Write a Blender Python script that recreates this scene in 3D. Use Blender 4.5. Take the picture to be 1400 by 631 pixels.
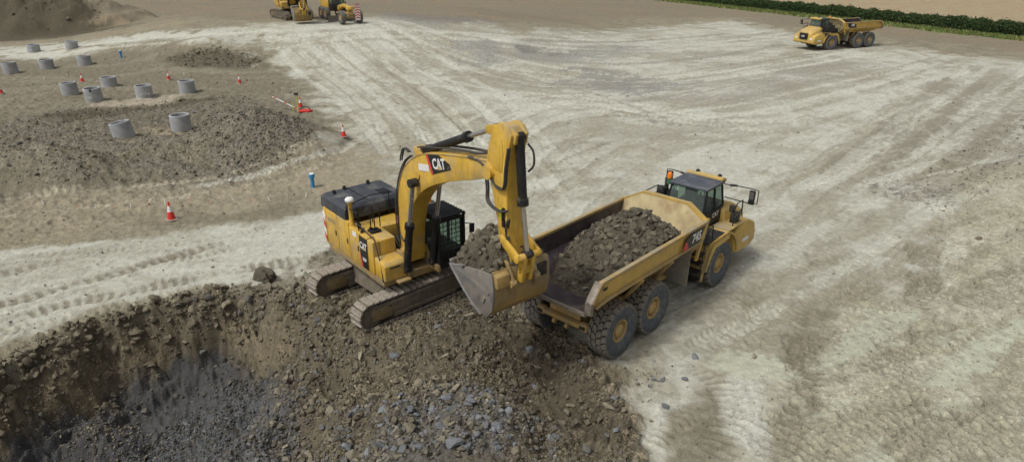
import bpy, bmesh, math, random
import numpy as np
from mathutils import Matrix, Vector
for o in list(bpy.data.objects): bpy.data.objects.remove(o)
random.seed(7); RNG = np.random.default_rng(11)
SC = bpy.context.scene; COL = SC.collection
R = math.radians
# ------------------------------------------------------------------ camera
FPX, PITCH, CAMH = 933.0, 0.409, 12.31          # focal length in photo pixels (1400 wide), pitch, height in metres
cam = bpy.data.cameras.new('camera'); camo = bpy.data.objects.new('camera', cam); COL.objects.link(camo)
cam.sensor_width = 36.0; cam.lens = FPX / 1400 * 36; cam.clip_end = 6000; cam.clip_start = .1
camo.location = (0, 0, CAMH); camo.rotation_euler = (math.pi/2 - PITCH, 0, 0)
SC.camera = camo
# ------------------------------------------------------------------ overcast sky and soft sun
SUN_EL, SUN_AZ = R(57), R(236)                   # azimuth counted clockwise from +Y
w = bpy.data.worlds.new('World'); SC.world = w; w.use_nodes = True
nt = w.node_tree; bg = nt.nodes['Background']
sky = nt.nodes.new('ShaderNodeTexSky'); sky.sky_type = 'NISHITA'; sky.sun_disc = False
sky.sun_elevation = SUN_EL; sky.sun_rotation = SUN_AZ; sky.dust_density = 6; sky.air_density = 1.0; sky.ozone_density = 1.0
hs = nt.nodes.new('ShaderNodeHueSaturation'); hs.inputs['Saturation'].default_value = .22   # cloud cover: nearly grey sky light
nt.links.new(sky.outputs[0], hs.inputs['Color']); nt.links.new(hs.outputs[0], bg.inputs[0])
bg.inputs[1].default_value = .10
sl = bpy.data.lights.new('sun', 'SUN'); sl.energy = 1.5; sl.angle = R(10); sl.color = (1, .98, .93)
so = bpy.data.objects.new('sun', sl); COL.objects.link(so)
sd = Vector((math.sin(SUN_AZ)*math.cos(SUN_EL), math.cos(SUN_AZ)*math.cos(SUN_EL), math.sin(SUN_EL)))
so.rotation_euler = (-sd).to_track_quat('-Z', 'Y').to_euler(); so.location = (0, 0, 60)
SC.view_settings.view_transform = 'Standard'; SC.view_settings.look = 'None'
SC.view_settings.exposure = 0.15; SC.view_settings.gamma = 1.0

# ------------------------------------------------------------------ pixel -> world (ray with a plane of known height)
def g(px, py, z=0.0):
    x = (px-700)/FPX; y = (315.5-py)/FPX; c, s = math.cos(PITCH), math.sin(PITCH)
    d = (x, c+y*s, -s+y*c); t = (CAMH-z)/-d[2]
    return np.array([d[0]*t, d[1]*t, z])
# ------------------------------------------------------------------ noise
_p = np.random.default_rng(5).permutation(256); _p = np.concatenate([_p, _p, _p])
_ga = np.random.default_rng(6).random(256)*2*np.pi; _gx, _gy = np.cos(_ga), np.sin(_ga)
def perlin(x, y, seed=0):
    x = np.asarray(x, float)+seed*17.31; y = np.asarray(y, float)+seed*9.17
    xi = np.floor(x); yi = np.floor(y); fx = x-xi; fy = y-yi
    xi = xi.astype(int) & 255; yi = yi.astype(int) & 255
    u = fx*fx*fx*(fx*(fx*6-15)+10); v = fy*fy*fy*(fy*(fy*6-15)+10)
    def gr(a, b, dx, dy):
        h = _p[_p[a]+b]; return _gx[h]*dx+_gy[h]*dy
    n0 = gr(xi, yi, fx, fy); n1 = gr(xi+1, yi, fx-1, fy); n2 = gr(xi, yi+1, fx, fy-1); n3 = gr(xi+1, yi+1, fx-1, fy-1)
    a = n0+u*(n1-n0); b = n2+u*(n3-n2)
    return (a+v*(b-a))*1.5
def fbm(x, y, oct=4, seed=0, gain=.5):
    s = 0; a = 1; f = 1; t = 0
    for i in range(oct): s = s+a*perlin(x*f, y*f, seed+i*3); t += a; a *= gain; f *= 2.03
    return s/t
def ridged(x, y, oct=4, seed=0):
    s = 0; a = 1; f = 1; t = 0
    for i in range(oct): s = s+a*(1-2*np.abs(perlin(x*f, y*f, seed+i*3))); t += a; a *= .5; f *= 2.1
    return s/t
def sstep(a, b, x):
    t = np.clip((x-a)/(b-a), 0, 1); return t*t*(3-2*t)
# ------------------------------------------------------------------ mesh building
class MB:
    def __init__(s): s.v = []; s.f = []
    def add(s, vs, fs):
        n = len(s.v); s.v += [tuple(p) for p in vs]; s.f += [tuple(i+n for i in f) for f in fs]; return s
    def box(s, c, d, rot=None):
        hx, hy, hz = d[0]/2, d[1]/2, d[2]/2
        vs = [Vector((x, y, z)) for x in (-hx, hx) for y in (-hy, hy) for z in (-hz, hz)]
        if rot is not None: vs = [rot @ p for p in vs]
        vs = [p+Vector(c) for p in vs]
        return s.add(vs, [(0,1,3,2),(4,6,7,5),(0,4,5,1),(2,3,7,6),(0,2,6,4),(1,5,7,3)])
    def bx(s, x0, x1, y0, y1, z0, z1): return s.box(((x0+x1)/2, (y0+y1)/2, (z0+z1)/2), (x1-x0, y1-y0, z1-z0))
    def prism(s, poly, a, b, ax='y'):
        n = len(poly)
        def P(p, t): return {'y': (p[0], t, p[1]), 'x': (t, p[0], p[1]), 'z': (p[0], p[1], t)}[ax]
        vs = [P(p, a) for p in poly]+[P(p, b) for p in poly]
        return s.add(vs, [tuple(range(n)), tuple(range(2*n-1, n-1, -1))]+[(i, n+i, n+(i+1) % n, (i+1) % n) for i in range(n)])
    def cyl(s, p0, p1, r, n=14, r1=None, caps=True):
        p0 = Vector(p0); p1 = Vector(p1); d = (p1-p0).normalized(); r1 = r if r1 is None else r1
        a = d.orthogonal().normalized(); b = d.cross(a)
        vs = [p0+(a*math.cos(t)+b*math.sin(t))*r for t in (2*math.pi*i/n for i in range(n))]+[p1+(a*math.cos(t)+b*math.sin(t))*r1 for t in (2*math.pi*i/n for i in range(n))]
        fs = [(i, (i+1) % n, n+(i+1) % n, n+i) for i in range(n)]
        if caps: fs += [tuple(range(n-1, -1, -1)), tuple(range(n, 2*n))]
        return s.add(vs, fs)
    def tube(s, pts, r, n=6):
        pts = [Vector(p) for p in pts]; vs = []; fs = []; m = len(pts); a = None
        for i, p in enumerate(pts):
            d = (pts[min(i+1, m-1)]-pts[max(i-1, 0)]).normalized()
            if a is None: a = d.orthogonal().normalized()
            else: a = (a-d*a.dot(d)).normalized()
            b = d.cross(a)
            vs += [p+(a*math.cos(t)+b*math.sin(t))*r for t in (2*math.pi*k/n for k in range(n))]
        for i in range(m-1):
            for k in range(n): fs.append((i*n+k, i*n+(k+1) % n, (i+1)*n+(k+1) % n, (i+1)*n+k))
        fs += [tuple(range(n-1, -1, -1)), tuple(range((m-1)*n, m*n))]
        return s.add(vs, fs)
    def lathe(s, prof, n=32, c=(0, 0, 0), ax='y'):          # prof: (radius, along)
        vs = []; m = len(prof)
        for i in range(n):
            t = 2*math.pi*i/n; ct, st = math.cos(t), math.sin(t)
            for r, a in prof:
                p = {'y': (r*ct, a, r*st), 'z': (r*ct, r*st, a), 'x': (a, r*ct, r*st)}[ax]
                vs.append((p[0]+c[0], p[1]+c[1], p[2]+c[2]))
        fs = [(i*m+j, ((i+1) % n)*m+j, ((i+1) % n)*m+j+1, i*m+j+1) for i in range(n) for j in range(m-1)]
        return s.add(vs, fs)
    def mesh(s, name, mat, bevel=0, ang=35, smooth=True, seg=2):
        me = bpy.data.meshes.new(name); bm = bmesh.new()
        vv = [bm.verts.new(p) for p in s.v]
        for f in s.f:
            try: bm.faces.new([vv[i] for i in f])
            except ValueError: pass
        bmesh.ops.recalc_face_normals(bm, faces=bm.faces)
        if bevel:
            ed = [e for e in bm.edges if len(e.link_faces) == 2 and e.calc_face_angle(0) > R(28)]
            if ed: bmesh.ops.bevel(bm, geom=ed, offset=bevel, segments=seg, affect='EDGES', profile=.5, clamp_overlap=True)
        for e in bm.edges:
            e.smooth = len(e.link_faces) == 2 and e.calc_face_angle(0) < R(ang)
        for f in bm.faces: f.smooth = smooth
        bm.to_mesh(me); bm.free(); me.materials.append(mat); return me
    def obj(s, name, mat, parent=None, bevel=0, mtx=None, **k):
        return link(name, s.mesh(name, mat, bevel, **k), parent, mtx)
def link(name, me, parent=None, mtx=None):
    o = bpy.data.objects.new(name, me); COL.objects.link(o)
    if parent is not None: o.parent = parent
    if mtx is not None: o.matrix_local = mtx
    return o
def empty(name, loc, rz=0, parent=None):
    o = bpy.data.objects.new(name, None); COL.objects.link(o); o.location = loc; o.rotation_euler = (0, 0, rz); o.empty_display_size = .3
    if parent is not None: o.parent = parent
    return o
def tag(o, label=None, cat=None, group=None, kind=None):
    if label: o['label'] = label
    if cat: o['category'] = cat
    if group: o['group'] = group
    if kind: o['kind'] = kind
    return o
def copy_tree(o, parent=None):
    c = o.copy(); COL.objects.link(c)
    if parent is not None: c.parent = parent
    for ch in list(o.children): copy_tree(ch, c)
    return c
def frame(o, u, v):                                        # matrix with x=u, y=v, z=u x v at o
    u = Vector(u).normalized(); v = Vector(v); v = (v-u*v.dot(u)).normalized(); n = u.cross(v)
    m = Matrix((u, v, n)).transposed().to_4x4(); m.translation = Vector(o); return m
def text_mesh(s, size, mat, extrude=.006, bold=.0, shear=0., cx=1.):
    cu = bpy.data.curves.new('lettering', 'FONT'); cu.body = s; cu.size = size; cu.extrude = extrude; cu.offset = bold; cu.shear = shear
    cu.align_x = 'CENTER'; cu.align_y = 'CENTER'; cu.resolution_u = 3
    ob = bpy.data.objects.new('lettering', cu); COL.objects.link(ob)
    dg = bpy.context.evaluated_depsgraph_get(); me = bpy.data.meshes.new_from_object(ob.evaluated_get(dg))
    bpy.data.objects.remove(ob); me.materials.clear(); me.materials.append(mat); me.name = 'lettering'
    for v in me.vertices: v.co.x *= cx
    return me
# ------------------------------------------------------------------ materials
def mat(name, col, rough=.6, metal=0., var=.25, scale=6., dust=None, dust_amt=0., dust_up=0., bump=.0, bscale=40., spec=.4, coat=0., grime=0.):
    m = bpy.data.materials.new(name); m.use_nodes = True; n = m.node_tree; b = n.nodes['Principled BSDF']; L = n.links.new
    b.inputs['Roughness'].default_value = rough; b.inputs['Metallic'].default_value = metal; b.inputs['Specular IOR Level'].default_value = spec
    if coat: b.inputs['Coat Weight'].default_value = coat
    tc = n.nodes.new('ShaderNodeTexCoord'); nz = n.nodes.new('ShaderNodeTexNoise'); nz.inputs['Scale'].default_value = scale; nz.inputs['Detail'].default_value = 7
    L(tc.outputs['Object'], nz.inputs['Vector'])
    mr = n.nodes.new('ShaderNodeMapRange'); mr.inputs[1].default_value = .3; mr.inputs[2].default_value = .7; mr.inputs[3].default_value = 1-var; mr.inputs[4].default_value = 1+var
    L(nz.outputs[0], mr.inputs[0])
    mx = n.nodes.new('ShaderNodeMix'); mx.data_type = 'RGBA'; mx.blend_type = 'MULTIPLY'; mx.inputs[0].default_value = 1; mx.inputs[6].default_value = (*col, 1)
    L(mr.outputs[0], mx.inputs[7]); out = mx.outputs[2]
    if grime:                                                    # run-down streaks and blotches of old grease
        mp = n.nodes.new('ShaderNodeMapping'); mp.inputs['Scale'].default_value = (5, 5, .9); L(tc.outputs['Object'], mp.inputs[0]); n5 = n.nodes.new('ShaderNodeTexNoise'); n5.inputs['Scale'].default_value = 1.6; n5.inputs['Detail'].default_value = 8; n5.inputs['Roughness'].default_value = .7; L(mp.outputs[0], n5.inputs['Vector'])
        m6 = n.nodes.new('ShaderNodeMapRange'); m6.inputs[1].default_value = .52; m6.inputs[2].default_value = .75; m6.inputs[3].default_value = 0; m6.inputs[4].default_value = grime; L(n5.outputs[0], m6.inputs[0])
        m7 = n.nodes.new('ShaderNodeMix'); m7.data_type = 'RGBA'; m7.inputs[7].default_value = (.09, .065, .035, 1); L(m6.outputs[0], m7.inputs[0]); L(out, m7.inputs[6]); out = m7.outputs[2]
    if dust:
        n2 = n.nodes.new('ShaderNodeTexNoise'); n2.inputs['Scale'].default_value = scale*.45; n2.inputs['Detail'].default_value = 9; n2.inputs['Roughness'].default_value = .68
        L(tc.outputs['Object'], n2.inputs['Vector'])
        ge = n.nodes.new('ShaderNodeNewGeometry'); sp = n.nodes.new('ShaderNodeSeparateXYZ'); L(ge.outputs['Normal'], sp.inputs[0])
        ma = n.nodes.new('ShaderNodeMath'); ma.operation = 'MULTIPLY_ADD'; ma.inputs[1].default_value = dust_up; L(sp.outputs[2], ma.inputs[0]); L(n2.outputs[0], ma.inputs[2])
        m2 = n.nodes.new('ShaderNodeMapRange'); m2.inputs[1].default_value = .62-dust_amt*.5; m2.inputs[2].default_value = .85-dust_amt*.3; m2.inputs[3].default_value = 0; m2.inputs[4].default_value = .9
        L(ma.outputs[0], m2.inputs[0])
        m3 = n.nodes.new('ShaderNodeMix'); m3.data_type = 'RGBA'; m3.inputs[7].default_value = (*dust, 1); L(m2.outputs[0], m3.inputs[0]); L(out, m3.inputs[6]); out = m3.outputs[2]
        m4 = n.nodes.new('ShaderNodeMapRange'); m4.inputs[3].default_value = rough; m4.inputs[4].default_value = .95; L(m2.outputs[0], m4.inputs[0]); L(m4.outputs[0], b.inputs['Roughness'])
        if metal:
            m5 = n.nodes.new('ShaderNodeMapRange'); m5.inputs[3].default_value = metal; m5.inputs[4].default_value = 0; L(m2.outputs[0], m5.inputs[0]); L(m5.outputs[0], b.inputs['Metallic'])
    L(out, b.inputs['Base Color'])
    if bump:
        n4 = n.nodes.new('ShaderNodeTexNoise'); n4.inputs['Scale'].default_value = bscale; n4.inputs['Detail'].default_value = 6; L(tc.outputs['Object'], n4.inputs['Vector'])
        bp = n.nodes.new('ShaderNodeBump'); bp.inputs['Strength'].default_value = bump; bp.inputs['Distance'].default_value = .03; L(n4.outputs[0], bp.inputs['Height']); L(bp.outputs[0], b.inputs['Normal'])
    return m
DUST = (.30, .265, .19)
YEL = mat('yellow_paint', (.60, .372, .055), .40, var=.14, scale=2.2, dust=DUST, dust_amt=.27, dust_up=.08, coat=.1, grime=.55)
YELT = mat('yellow_paint_truck', (.56, .365, .080), .45, var=.12, scale=2.0, dust=DUST, dust_amt=.32, dust_up=.08, grime=.5)
YEL2 = mat('yellow_paint_dusty', (.44, .28, .075), .55, var=.2, scale=3, dust=DUST, dust_amt=.46, dust_up=.08, grime=.7)
YELMUD = mat('yellow_paint_muddy', (.42, .26, .06), .6, var=.2, scale=3, dust=(.22, .185, .13), dust_amt=.70, dust_up=.05, bump=.3, bscale=25)
HEADB = mat('worn_headboard_paint', (.50, .41, .23), .6, var=.15, scale=2.5, dust=(.27, .165, .085), dust_amt=.30, dust_up=0)
BLACK = mat('black_paint', (.016, .016, .018), .42, var=.3, dust=DUST, dust_amt=.05, dust_up=.05)
GUARD = mat('black_guard_paint', (.012, .012, .014), .5, var=.3)
HOODM = mat('charcoal_hood_plastic', (.042, .046, .056), .5, var=.2, scale=3, dust=(.22, .21, .19), dust_amt=.13, dust_up=.06)
ROOFM = mat('slate_cab_roof', (.085, .095, .115), .5, var=.15, scale=4, dust=(.25, .24, .22), dust_amt=.12, dust_up=.05)
RUB = mat('tyre_rubber', (.085, .095, .108), .8, var=.25, scale=6, dust=(.19, .175, .145), dust_amt=.24, bump=.3)
RUBT = mat('tyre_tread_rubber', (.155, .150, .138), .85, var=.3, scale=9, dust=(.23, .20, .15), dust_amt=.56, bump=.4)
RUBG = mat('shaded_groove_rubber', (.030, .030, .030), .9, var=.3, scale=9)  # near black: shade between the tread blocks is put into the colour
LINER = mat('worn_body_steel', (.060, .046, .052), .48, metal=.25, var=.3, scale=5, dust=(.16, .135, .115), dust_amt=.27, dust_up=.02, bump=.15)
RAILM = mat('scraped_rail_steel', (.20, .17, .14), .5, metal=.3, var=.3, scale=8, dust=DUST, dust_amt=.3)
STEEL = mat('worn_bucket_steel', (.20, .195, .19), .45, metal=.4, var=.3, scale=4, dust=(.235, .20, .15), dust_amt=.52, dust_up=0)
EDGE = mat('polished_edge_steel', (.62, .62, .64), .35, metal=.7, var=.15)
SHOE = mat('track_shoe_steel', (.31, .275, .24), .5, metal=.3, var=.5, scale=7, dust=(.27, .235, .18), dust_amt=.5, dust_up=.03, bump=.2)
TFRAME = mat('muddy_track_frame', (.075, .064, .048), .8, var=.35, scale=5, dust=(.185, .156, .11), dust_amt=.70, bump=.5, bscale=18)
CHROME = mat('chrome_rod', (.55, .54, .53), .22, metal=.85, var=.08)
HOSE = mat('hose_rubber', (.05, .046, .04), .6, var=.3)
WHITE = mat('white_paint', (.72, .71, .69), .6, var=.06)
RED = mat('red_plastic', (.62, .045, .03), .5, var=.12)
REDREF = mat('red_reflective', (.58, .06, .05), .5, var=.1)
ORANGE = mat('orange_lens', (.85, .22, .02), .3, var=.1)
GREEN = mat('green_lens', (.03, .16, .06), .3, var=.1)
LIME = mat('lime_sticker', (.55, .62, .03), .5, var=.1)
BLUE = mat('blue_plastic', (.05, .25, .50), .5, var=.15, dust=DUST, dust_amt=.1)
FLAP = mat('grey_mud_flap', (.20, .195, .17), .8, var=.15, dust=DUST, dust_amt=.3)
CONC = mat('precast_concrete', (.36, .37, .385), .9, var=.2, scale=1.8, dust=(.25, .23, .19), dust_amt=.3, bump=.25, bscale=12, grime=.45)
CONCIN = CONC
SEAT = mat('seat_fabric', (.06, .05, .05), .9, var=.2)
CHALK = mat('white_chalk', (.74, .73, .71), .9, var=.1)
DARKM = mat('dark_machinery', (.022, .021, .020), .55, var=.4, scale=8, dust=(.12, .10, .075), dust_amt=.25)
def glass_mat(name, tint, mixf):
    m = bpy.data.materials.new(name); m.use_nodes = True; n = m.node_tree; L = n.links.new
    b = n.nodes['Principled BSDF']; b.inputs['Base Color'].default_value = (*[c*.3 for c in tint], 1); b.inputs['Roughness'].default_value = .06
    t = n.nodes.new('ShaderNodeBsdfTransparent'); t.inputs[0].default_value = (*tint, 1)
    x = n.nodes.new('ShaderNodeMixShader'); x.inputs[0].default_value = mixf
    L(t.outputs[0], x.inputs[1]); L(b.outputs[0], x.inputs[2]); L(x.outputs[0], n.nodes['Material Output'].inputs[0]); return m
GLASS = glass_mat('green_tinted_glass', (.62, .76, .70), .35)
def attr_mat(name, attr='soil', rough=.95, fine=.30, scales=(3., 26.), bump=.35, bdist=.02):
    m = bpy.data.materials.new(name); m.use_nodes = True; n = m.node_tree; L = n.links.new; b = n.nodes['Principled BSDF']
    b.inputs['Roughness'].default_value = rough; b.inputs['Specular IOR Level'].default_value = .2
    at = n.nodes.new('ShaderNodeAttribute'); at.attribute_name = attr; tc = n.nodes.new('ShaderNodeTexCoord')
    fac = None
    for i, sc in enumerate(scales):
        nz = n.nodes.new('ShaderNodeTexNoise'); nz.inputs['Scale'].default_value = sc; nz.inputs['Detail'].default_value = 5; nz.inputs['Roughness'].default_value = .65; L(tc.outputs['Object'], nz.inputs['Vector'])
        mr = n.nodes.new('ShaderNodeMapRange'); mr.inputs[1].default_value = .28; mr.inputs[2].default_value = .72; mr.inputs[3].default_value = 1-fine*(.8 if i else .6); mr.inputs[4].default_value = 1+fine*(.8 if i else .6); L(nz.outputs[0], mr.inputs[0])
        if fac is None: fac = mr.outputs[0]
        else:
            mm = n.nodes.new('ShaderNodeMath'); mm.operation = 'MULTIPLY'; L(fac, mm.inputs[0]); L(mr.outputs[0], mm.inputs[1]); fac = mm.outputs[0]
    mx = n.nodes.new('ShaderNodeMix'); mx.data_type = 'RGBA'; mx.blend_type = 'MULTIPLY'; mx.inputs[0].default_value = 1; L(at.outputs[0], mx.inputs[6]); L(fac, mx.inputs[7]); L(mx.outputs[2], b.inputs['Base Color'])
    if bump:
        vo = n.nodes.new('ShaderNodeTexVoronoi'); vo.inputs['Scale'].default_value = 16; L(tc.outputs['Object'], vo.inputs['Vector'])
        nb = n.nodes.new('ShaderNodeTexNoise'); nb.inputs['Scale'].default_value = 9; nb.inputs['Detail'].default_value = 8; nb.inputs['Roughness'].default_value = .7; L(tc.outputs['Object'], nb.inputs['Vector'])
        ad = n.nodes.new('ShaderNodeMath'); ad.operation = 'MULTIPLY_ADD'; ad.inputs[1].default_value = -.35; L(vo.outputs[0], ad.inputs[0]); L(nb.outputs[0], ad.inputs[2])
        bp = n.nodes.new('ShaderNodeBump'); bp.inputs['Strength'].default_value = bump; bp.inputs['Distance'].default_value = bdist*3; L(ad.outputs[0], bp.inputs['Height']); L(bp.outputs[0], b.inputs['Normal'])
    return m
SOIL = attr_mat('site_soil')
def pebble_grain(m):                                          # stony grain and relief where the ground is broken (alpha of the soil attribute)
    n = m.node_tree; L = n.links.new; b = n.nodes['Principled BSDF']; at = next(q for q in n.nodes if q.type == 'ATTRIBUTE'); tc = next(q for q in n.nodes if q.type == 'TEX_COORD')
    src = b.inputs['Base Color'].links[0].from_socket; bump = next(q for q in n.nodes if q.type == 'BUMP'); hsrc = bump.inputs['Height'].links[0].from_socket; fac = None; hs_ = []
    for sc, amt in ((8., .55), (21., .75)):
        v = n.nodes.new('ShaderNodeTexVoronoi'); v.inputs['Scale'].default_value = sc; v.inputs['Randomness'].default_value = 1; L(tc.outputs['Object'], v.inputs['Vector'])
        sp = n.nodes.new('ShaderNodeSeparateColor'); L(v.outputs['Color'], sp.inputs[0]); mr = n.nodes.new('ShaderNodeMapRange'); mr.inputs[3].default_value = 1-amt; mr.inputs[4].default_value = 1+amt; L(sp.outputs[0], mr.inputs[0])
        if fac is None: fac = mr.outputs[0]
        else: mm = n.nodes.new('ShaderNodeMath'); mm.operation = 'MULTIPLY'; L(fac, mm.inputs[0]); L(mr.outputs[0], mm.inputs[1]); fac = mm.outputs[0]
        hs_.append(v.outputs['Distance'])
    mx = n.nodes.new('ShaderNodeMix'); mx.data_type = 'RGBA'; mx.blend_type = 'MULTIPLY'; L(at.outputs['Alpha'], mx.inputs[0]); L(src, mx.inputs[6]); L(fac, mx.inputs[7]); L(mx.outputs[2], b.inputs['Base Color'])
    a1 = n.nodes.new('ShaderNodeMath'); a1.operation = 'MULTIPLY_ADD'; a1.inputs[1].default_value = 1.6; L(hs_[0], a1.inputs[0]); L(hs_[1], a1.inputs[2]); a2 = n.nodes.new('ShaderNodeMath'); a2.operation = 'MULTIPLY'; L(a1.outputs[0], a2.inputs[0]); L(at.outputs['Alpha'], a2.inputs[1])
    a3 = n.nodes.new('ShaderNodeMath'); a3.operation = 'MULTIPLY_ADD'; a3.inputs[1].default_value = -1.2; L(a2.outputs[0], a3.inputs[0]); L(hsrc, a3.inputs[2]); L(a3.outputs[0], bump.inputs['Height']); bump.inputs['Strength'].default_value = .55; bump.inputs['Distance'].default_value = .07
pebble_grain(SOIL)
ROCKM = attr_mat('loose_rock', 'soil', .9, .28, (9., 30.), .35, .01)
CLOD = attr_mat('wet_clay_clods', 'soil', .85, .3, (8., 30.), .5, .015)
def set_color(me, arr, name='soil'):
    a = me.color_attributes.new(name, 'FLOAT_COLOR', 'POINT')
    c = np.ones((len(arr), 4), np.float32); c[:, :arr.shape[1]] = arr; a.data.foreach_set('color', c.ravel())
def np_mesh(name, V, F, mat, smooth=True, col=None):
    me = bpy.data.meshes.new(name); V = np.asarray(V, np.float32); F = np.asarray(F, np.int32); k = F.shape[1]
    me.vertices.add(len(V)); me.vertices.foreach_set('co', V.ravel()); me.loops.add(F.size); me.loops.foreach_set('vertex_index', F.ravel())
    me.polygons.add(len(F)); me.polygons.foreach_set('loop_start', np.arange(0, F.size, k, dtype=np.int32))
    me.polygons.foreach_set('use_smooth', np.full(len(F), smooth)); me.update(calc_edges=True); me.validate()
    if col is not None: set_color(me, col)
    me.materials.append(mat); return me
# ================================================================== terrain
def W2(pxs, z=0.0):
    P = np.array([g(a, b, z)[:2] for a, b in pxs])
    if z == 0. and READY[0]:                                 # far points: follow the ray down to the rolling ground
        for i, (a, b) in enumerate(pxs):
            if b < 120:
                h = 0.
                for _ in range(7): q = g(a, b, h); h = .5*h+.5*float(macro_z(np.array([q[0]]), np.array([min(q[1], 400.)]))[0][0])
                P[i] = g(a, b, h)[:2]
    return P
READY = [False]
def poly_sd(P, X, Y):                                     # signed distance to polygon, positive inside
    d = np.full(X.shape, 1e9); ins = np.zeros(X.shape, bool); n = len(P)
    for i in range(n):
        ax, ay = P[i]; bx, by = P[(i+1) % n]; ex, ey = bx-ax, by-ay
        t = np.clip(((X-ax)*ex+(Y-ay)*ey)/(ex*ex+ey*ey+1e-9), 0, 1)
        d = np.minimum(d, np.hypot(X-ax-t*ex, Y-ay-t*ey))
        c = ((ay > Y) != (by > Y)) & (X < (bx-ax)*(Y-ay)/(by-ay+1e-12)+ax); ins ^= c
    return np.where(ins, d, -d)
def line_sd(P, X, Y):                                     # distance, arc length, side offset
    d = np.full(X.shape, 1e9); s = np.zeros(X.shape); l = np.zeros(X.shape); acc = 0
    for i in range(len(P)-1):
        ax, ay = P[i]; bx, by = P[i+1]; ex, ey = bx-ax, by-ay; L = math.hypot(ex, ey)+1e-9
        t = np.clip(((X-ax)*ex+(Y-ay)*ey)/(L*L), 0, 1); qx, qy = X-ax-t*ex, Y-ay-t*ey; dd = np.hypot(qx, qy)
        m = dd < d; d = np.where(m, dd, d); s = np.where(m, acc+t*L, s); l = np.where(m, (ex*qy-ey*qx)/L, l); acc += L
    return d, s, l
def smooth_line(P, n=4):
    P = np.asarray(P, float)
    for _ in range(2):
        if len(P) < 3: break
        q = P[:-1]*.75+P[1:]*.25; r = P[:-1]*.25+P[1:]*.75
        P = np.concatenate([P[:1], np.stack([q, r], 1).reshape(-1, 2)[1:-1], P[-1:]])
    return P
EXC, EXC_Z, EXC_YAW, TRK_YAW = (-4.2, 22.3), .25, R(-51), R(43)
# ---- region that has been dug: pit at the left, rubble ramp and spoil in the middle
DIG = np.concatenate([W2([(-260, 625), (-90, 550), (0, 503), (60, 470), (130, 441), (200, 420), (270, 405), (330, 401), (385, 402), (425, 412), (455, 428), (480, 452), (530, 448), (600, 425), (660, 415), (730, 432), (790, 470), (830, 520), (862, 575), (878, 640)]),
                      np.array([[3.0, 9.5], [-4, 8.0], [-16, 8.0], [-22, 12]])])
FL = [(-60, 640, -3.2), (100, 640, -3.2), (250, 600, -3.2), (200, 570, -3.2), (330, 585, -3.1), (60, 590, -3.2), (395, 640, -2.4), (345, 545, -2.75), (395, 520, -1.7), (430, 470, -.75), (455, 440, -.15), (480, 470, -.3),
      (520, 480, -.15), (450, 550, -1.35), (500, 530, -.6), (550, 500, 0.), (600, 520, .25), (560, 570, .15), (640, 570, .55), (600, 625, .5), (690, 625, .35), (480, 630, -1.1), (700, 590, .3), (700, 500, -.4), (740, 540, -.6), (785, 575, -.5),
      (815, 610, -.35), (650, 465, .0), (760, 475, -.15), (600, 450, .2), (540, 455, .2), (700, 450, 0.), (865, 600, 0.1), (838, 540, .1), (800, 497, .08), (880, 645, .05), (400, 425, -.3), (650, 640, .6), (760, 625, -.3)]
FLP = np.array([[*g(a, b, z)[:2], z] for a, b, z in FL]+[[-14, 9, -3.2], [-8, 10, -2.6], [-2, 9, -.3], [3, 9, 0]])
def floor_z(X, Y):
    num = 0; den = 0
    for x, y, z in FLP:
        wt = 1/((X-x)**2+(Y-y)**2+.12)**1.9; num = num+wt*z; den = den+wt
    return num/den
# mounds: pixel centre of the foot, height, radii along x and y, rotation
MOUNDS = [((352, 200), 1.9, 5.8, 4.6, .15), ((250, 208), .8, 8.0, 3.0, 0.), ((70, 240), 1.5, 5.0, 3.2, .1), ((150, 230), .45, 6, 2.5, 0), ((285, 84), .9, 6.5, 4.5, 0.), ((60, 38), 5.2, 17, 9, 0.), ((-60, 30), 6, 22, 11, 0),
          ((140, 620), 0, 1, 1, 0), ((395, 225), .35, 3.5, 2.0, .2), ((10, 246), .6, 4, 2.5, 0)]
MW = [(g(*m[0])[:2], m[1], m[2], m[3], m[4]) for m in MOUNDS]
BROWN_HEAP = g(138, 606, -2.9)
FARM = g(430, 31, 2.7)                                     # where the far machines stand
def mound_field(X, Y):
    z = np.zeros(X.shape)
    for c, h, rx, ry, ro in MW:
        if h == 0: continue
        dx, dy = X-c[0], Y-c[1]; u = dx*math.cos(ro)+dy*math.sin(ro); v = -dx*math.sin(ro)+dy*math.cos(ro)
        q = np.sqrt((u/rx)**2+(v/ry)**2)+.12*perlin(X*.35, Y*.35, 21)
        z = np.maximum(z, h*np.clip(1-q, 0, None)**.85*1.25*np.where(q < 1, 1, 0)*np.clip(1.6-.6*(1-q), 0, 1))
    return z
def dig_field(X, Y):
    """signed distance into the dug region, wall profile and floor"""
    near = (Y < 30) & (Y > 4) & (X > -40) & (X < 9)
    sd = np.full(X.shape, -50.); z = np.zeros(X.shape)
    if near.any():
        x, y = X[near], Y[near]
        wx = x+.45*fbm(x*.6, y*.6, 3, 31); wy = y+.45*fbm(x*.6, y*.6, 3, 37)
        s = poly_sd(DIG, wx, wy); wall = np.interp(s, [-.05, .0, .15, .4, .75, 1.2, 1.9, 2.8, 6], [.02, -.02, -.40, -.80, -1.6, -2.5, -3.1, -3.6, -6])
        fl = floor_z(x, y)
        hp = np.hypot((x-BROWN_HEAP[0])/1.5, (y-BROWN_HEAP[1])/1.1); fl = fl+np.clip(1-hp, 0, 1)*.85
        zz = np.where(s > -.05, np.maximum(wall, fl), 0); edge = sstep(-.05, .5, s)
        fl_out = np.maximum(wall, np.minimum(fl, .6)); zz = np.where(s > -.05, fl_out*np.where(wall > fl, 1, edge)+0, 0)
        sd[near] = s; z[near] = zz
    return sd, z
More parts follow.
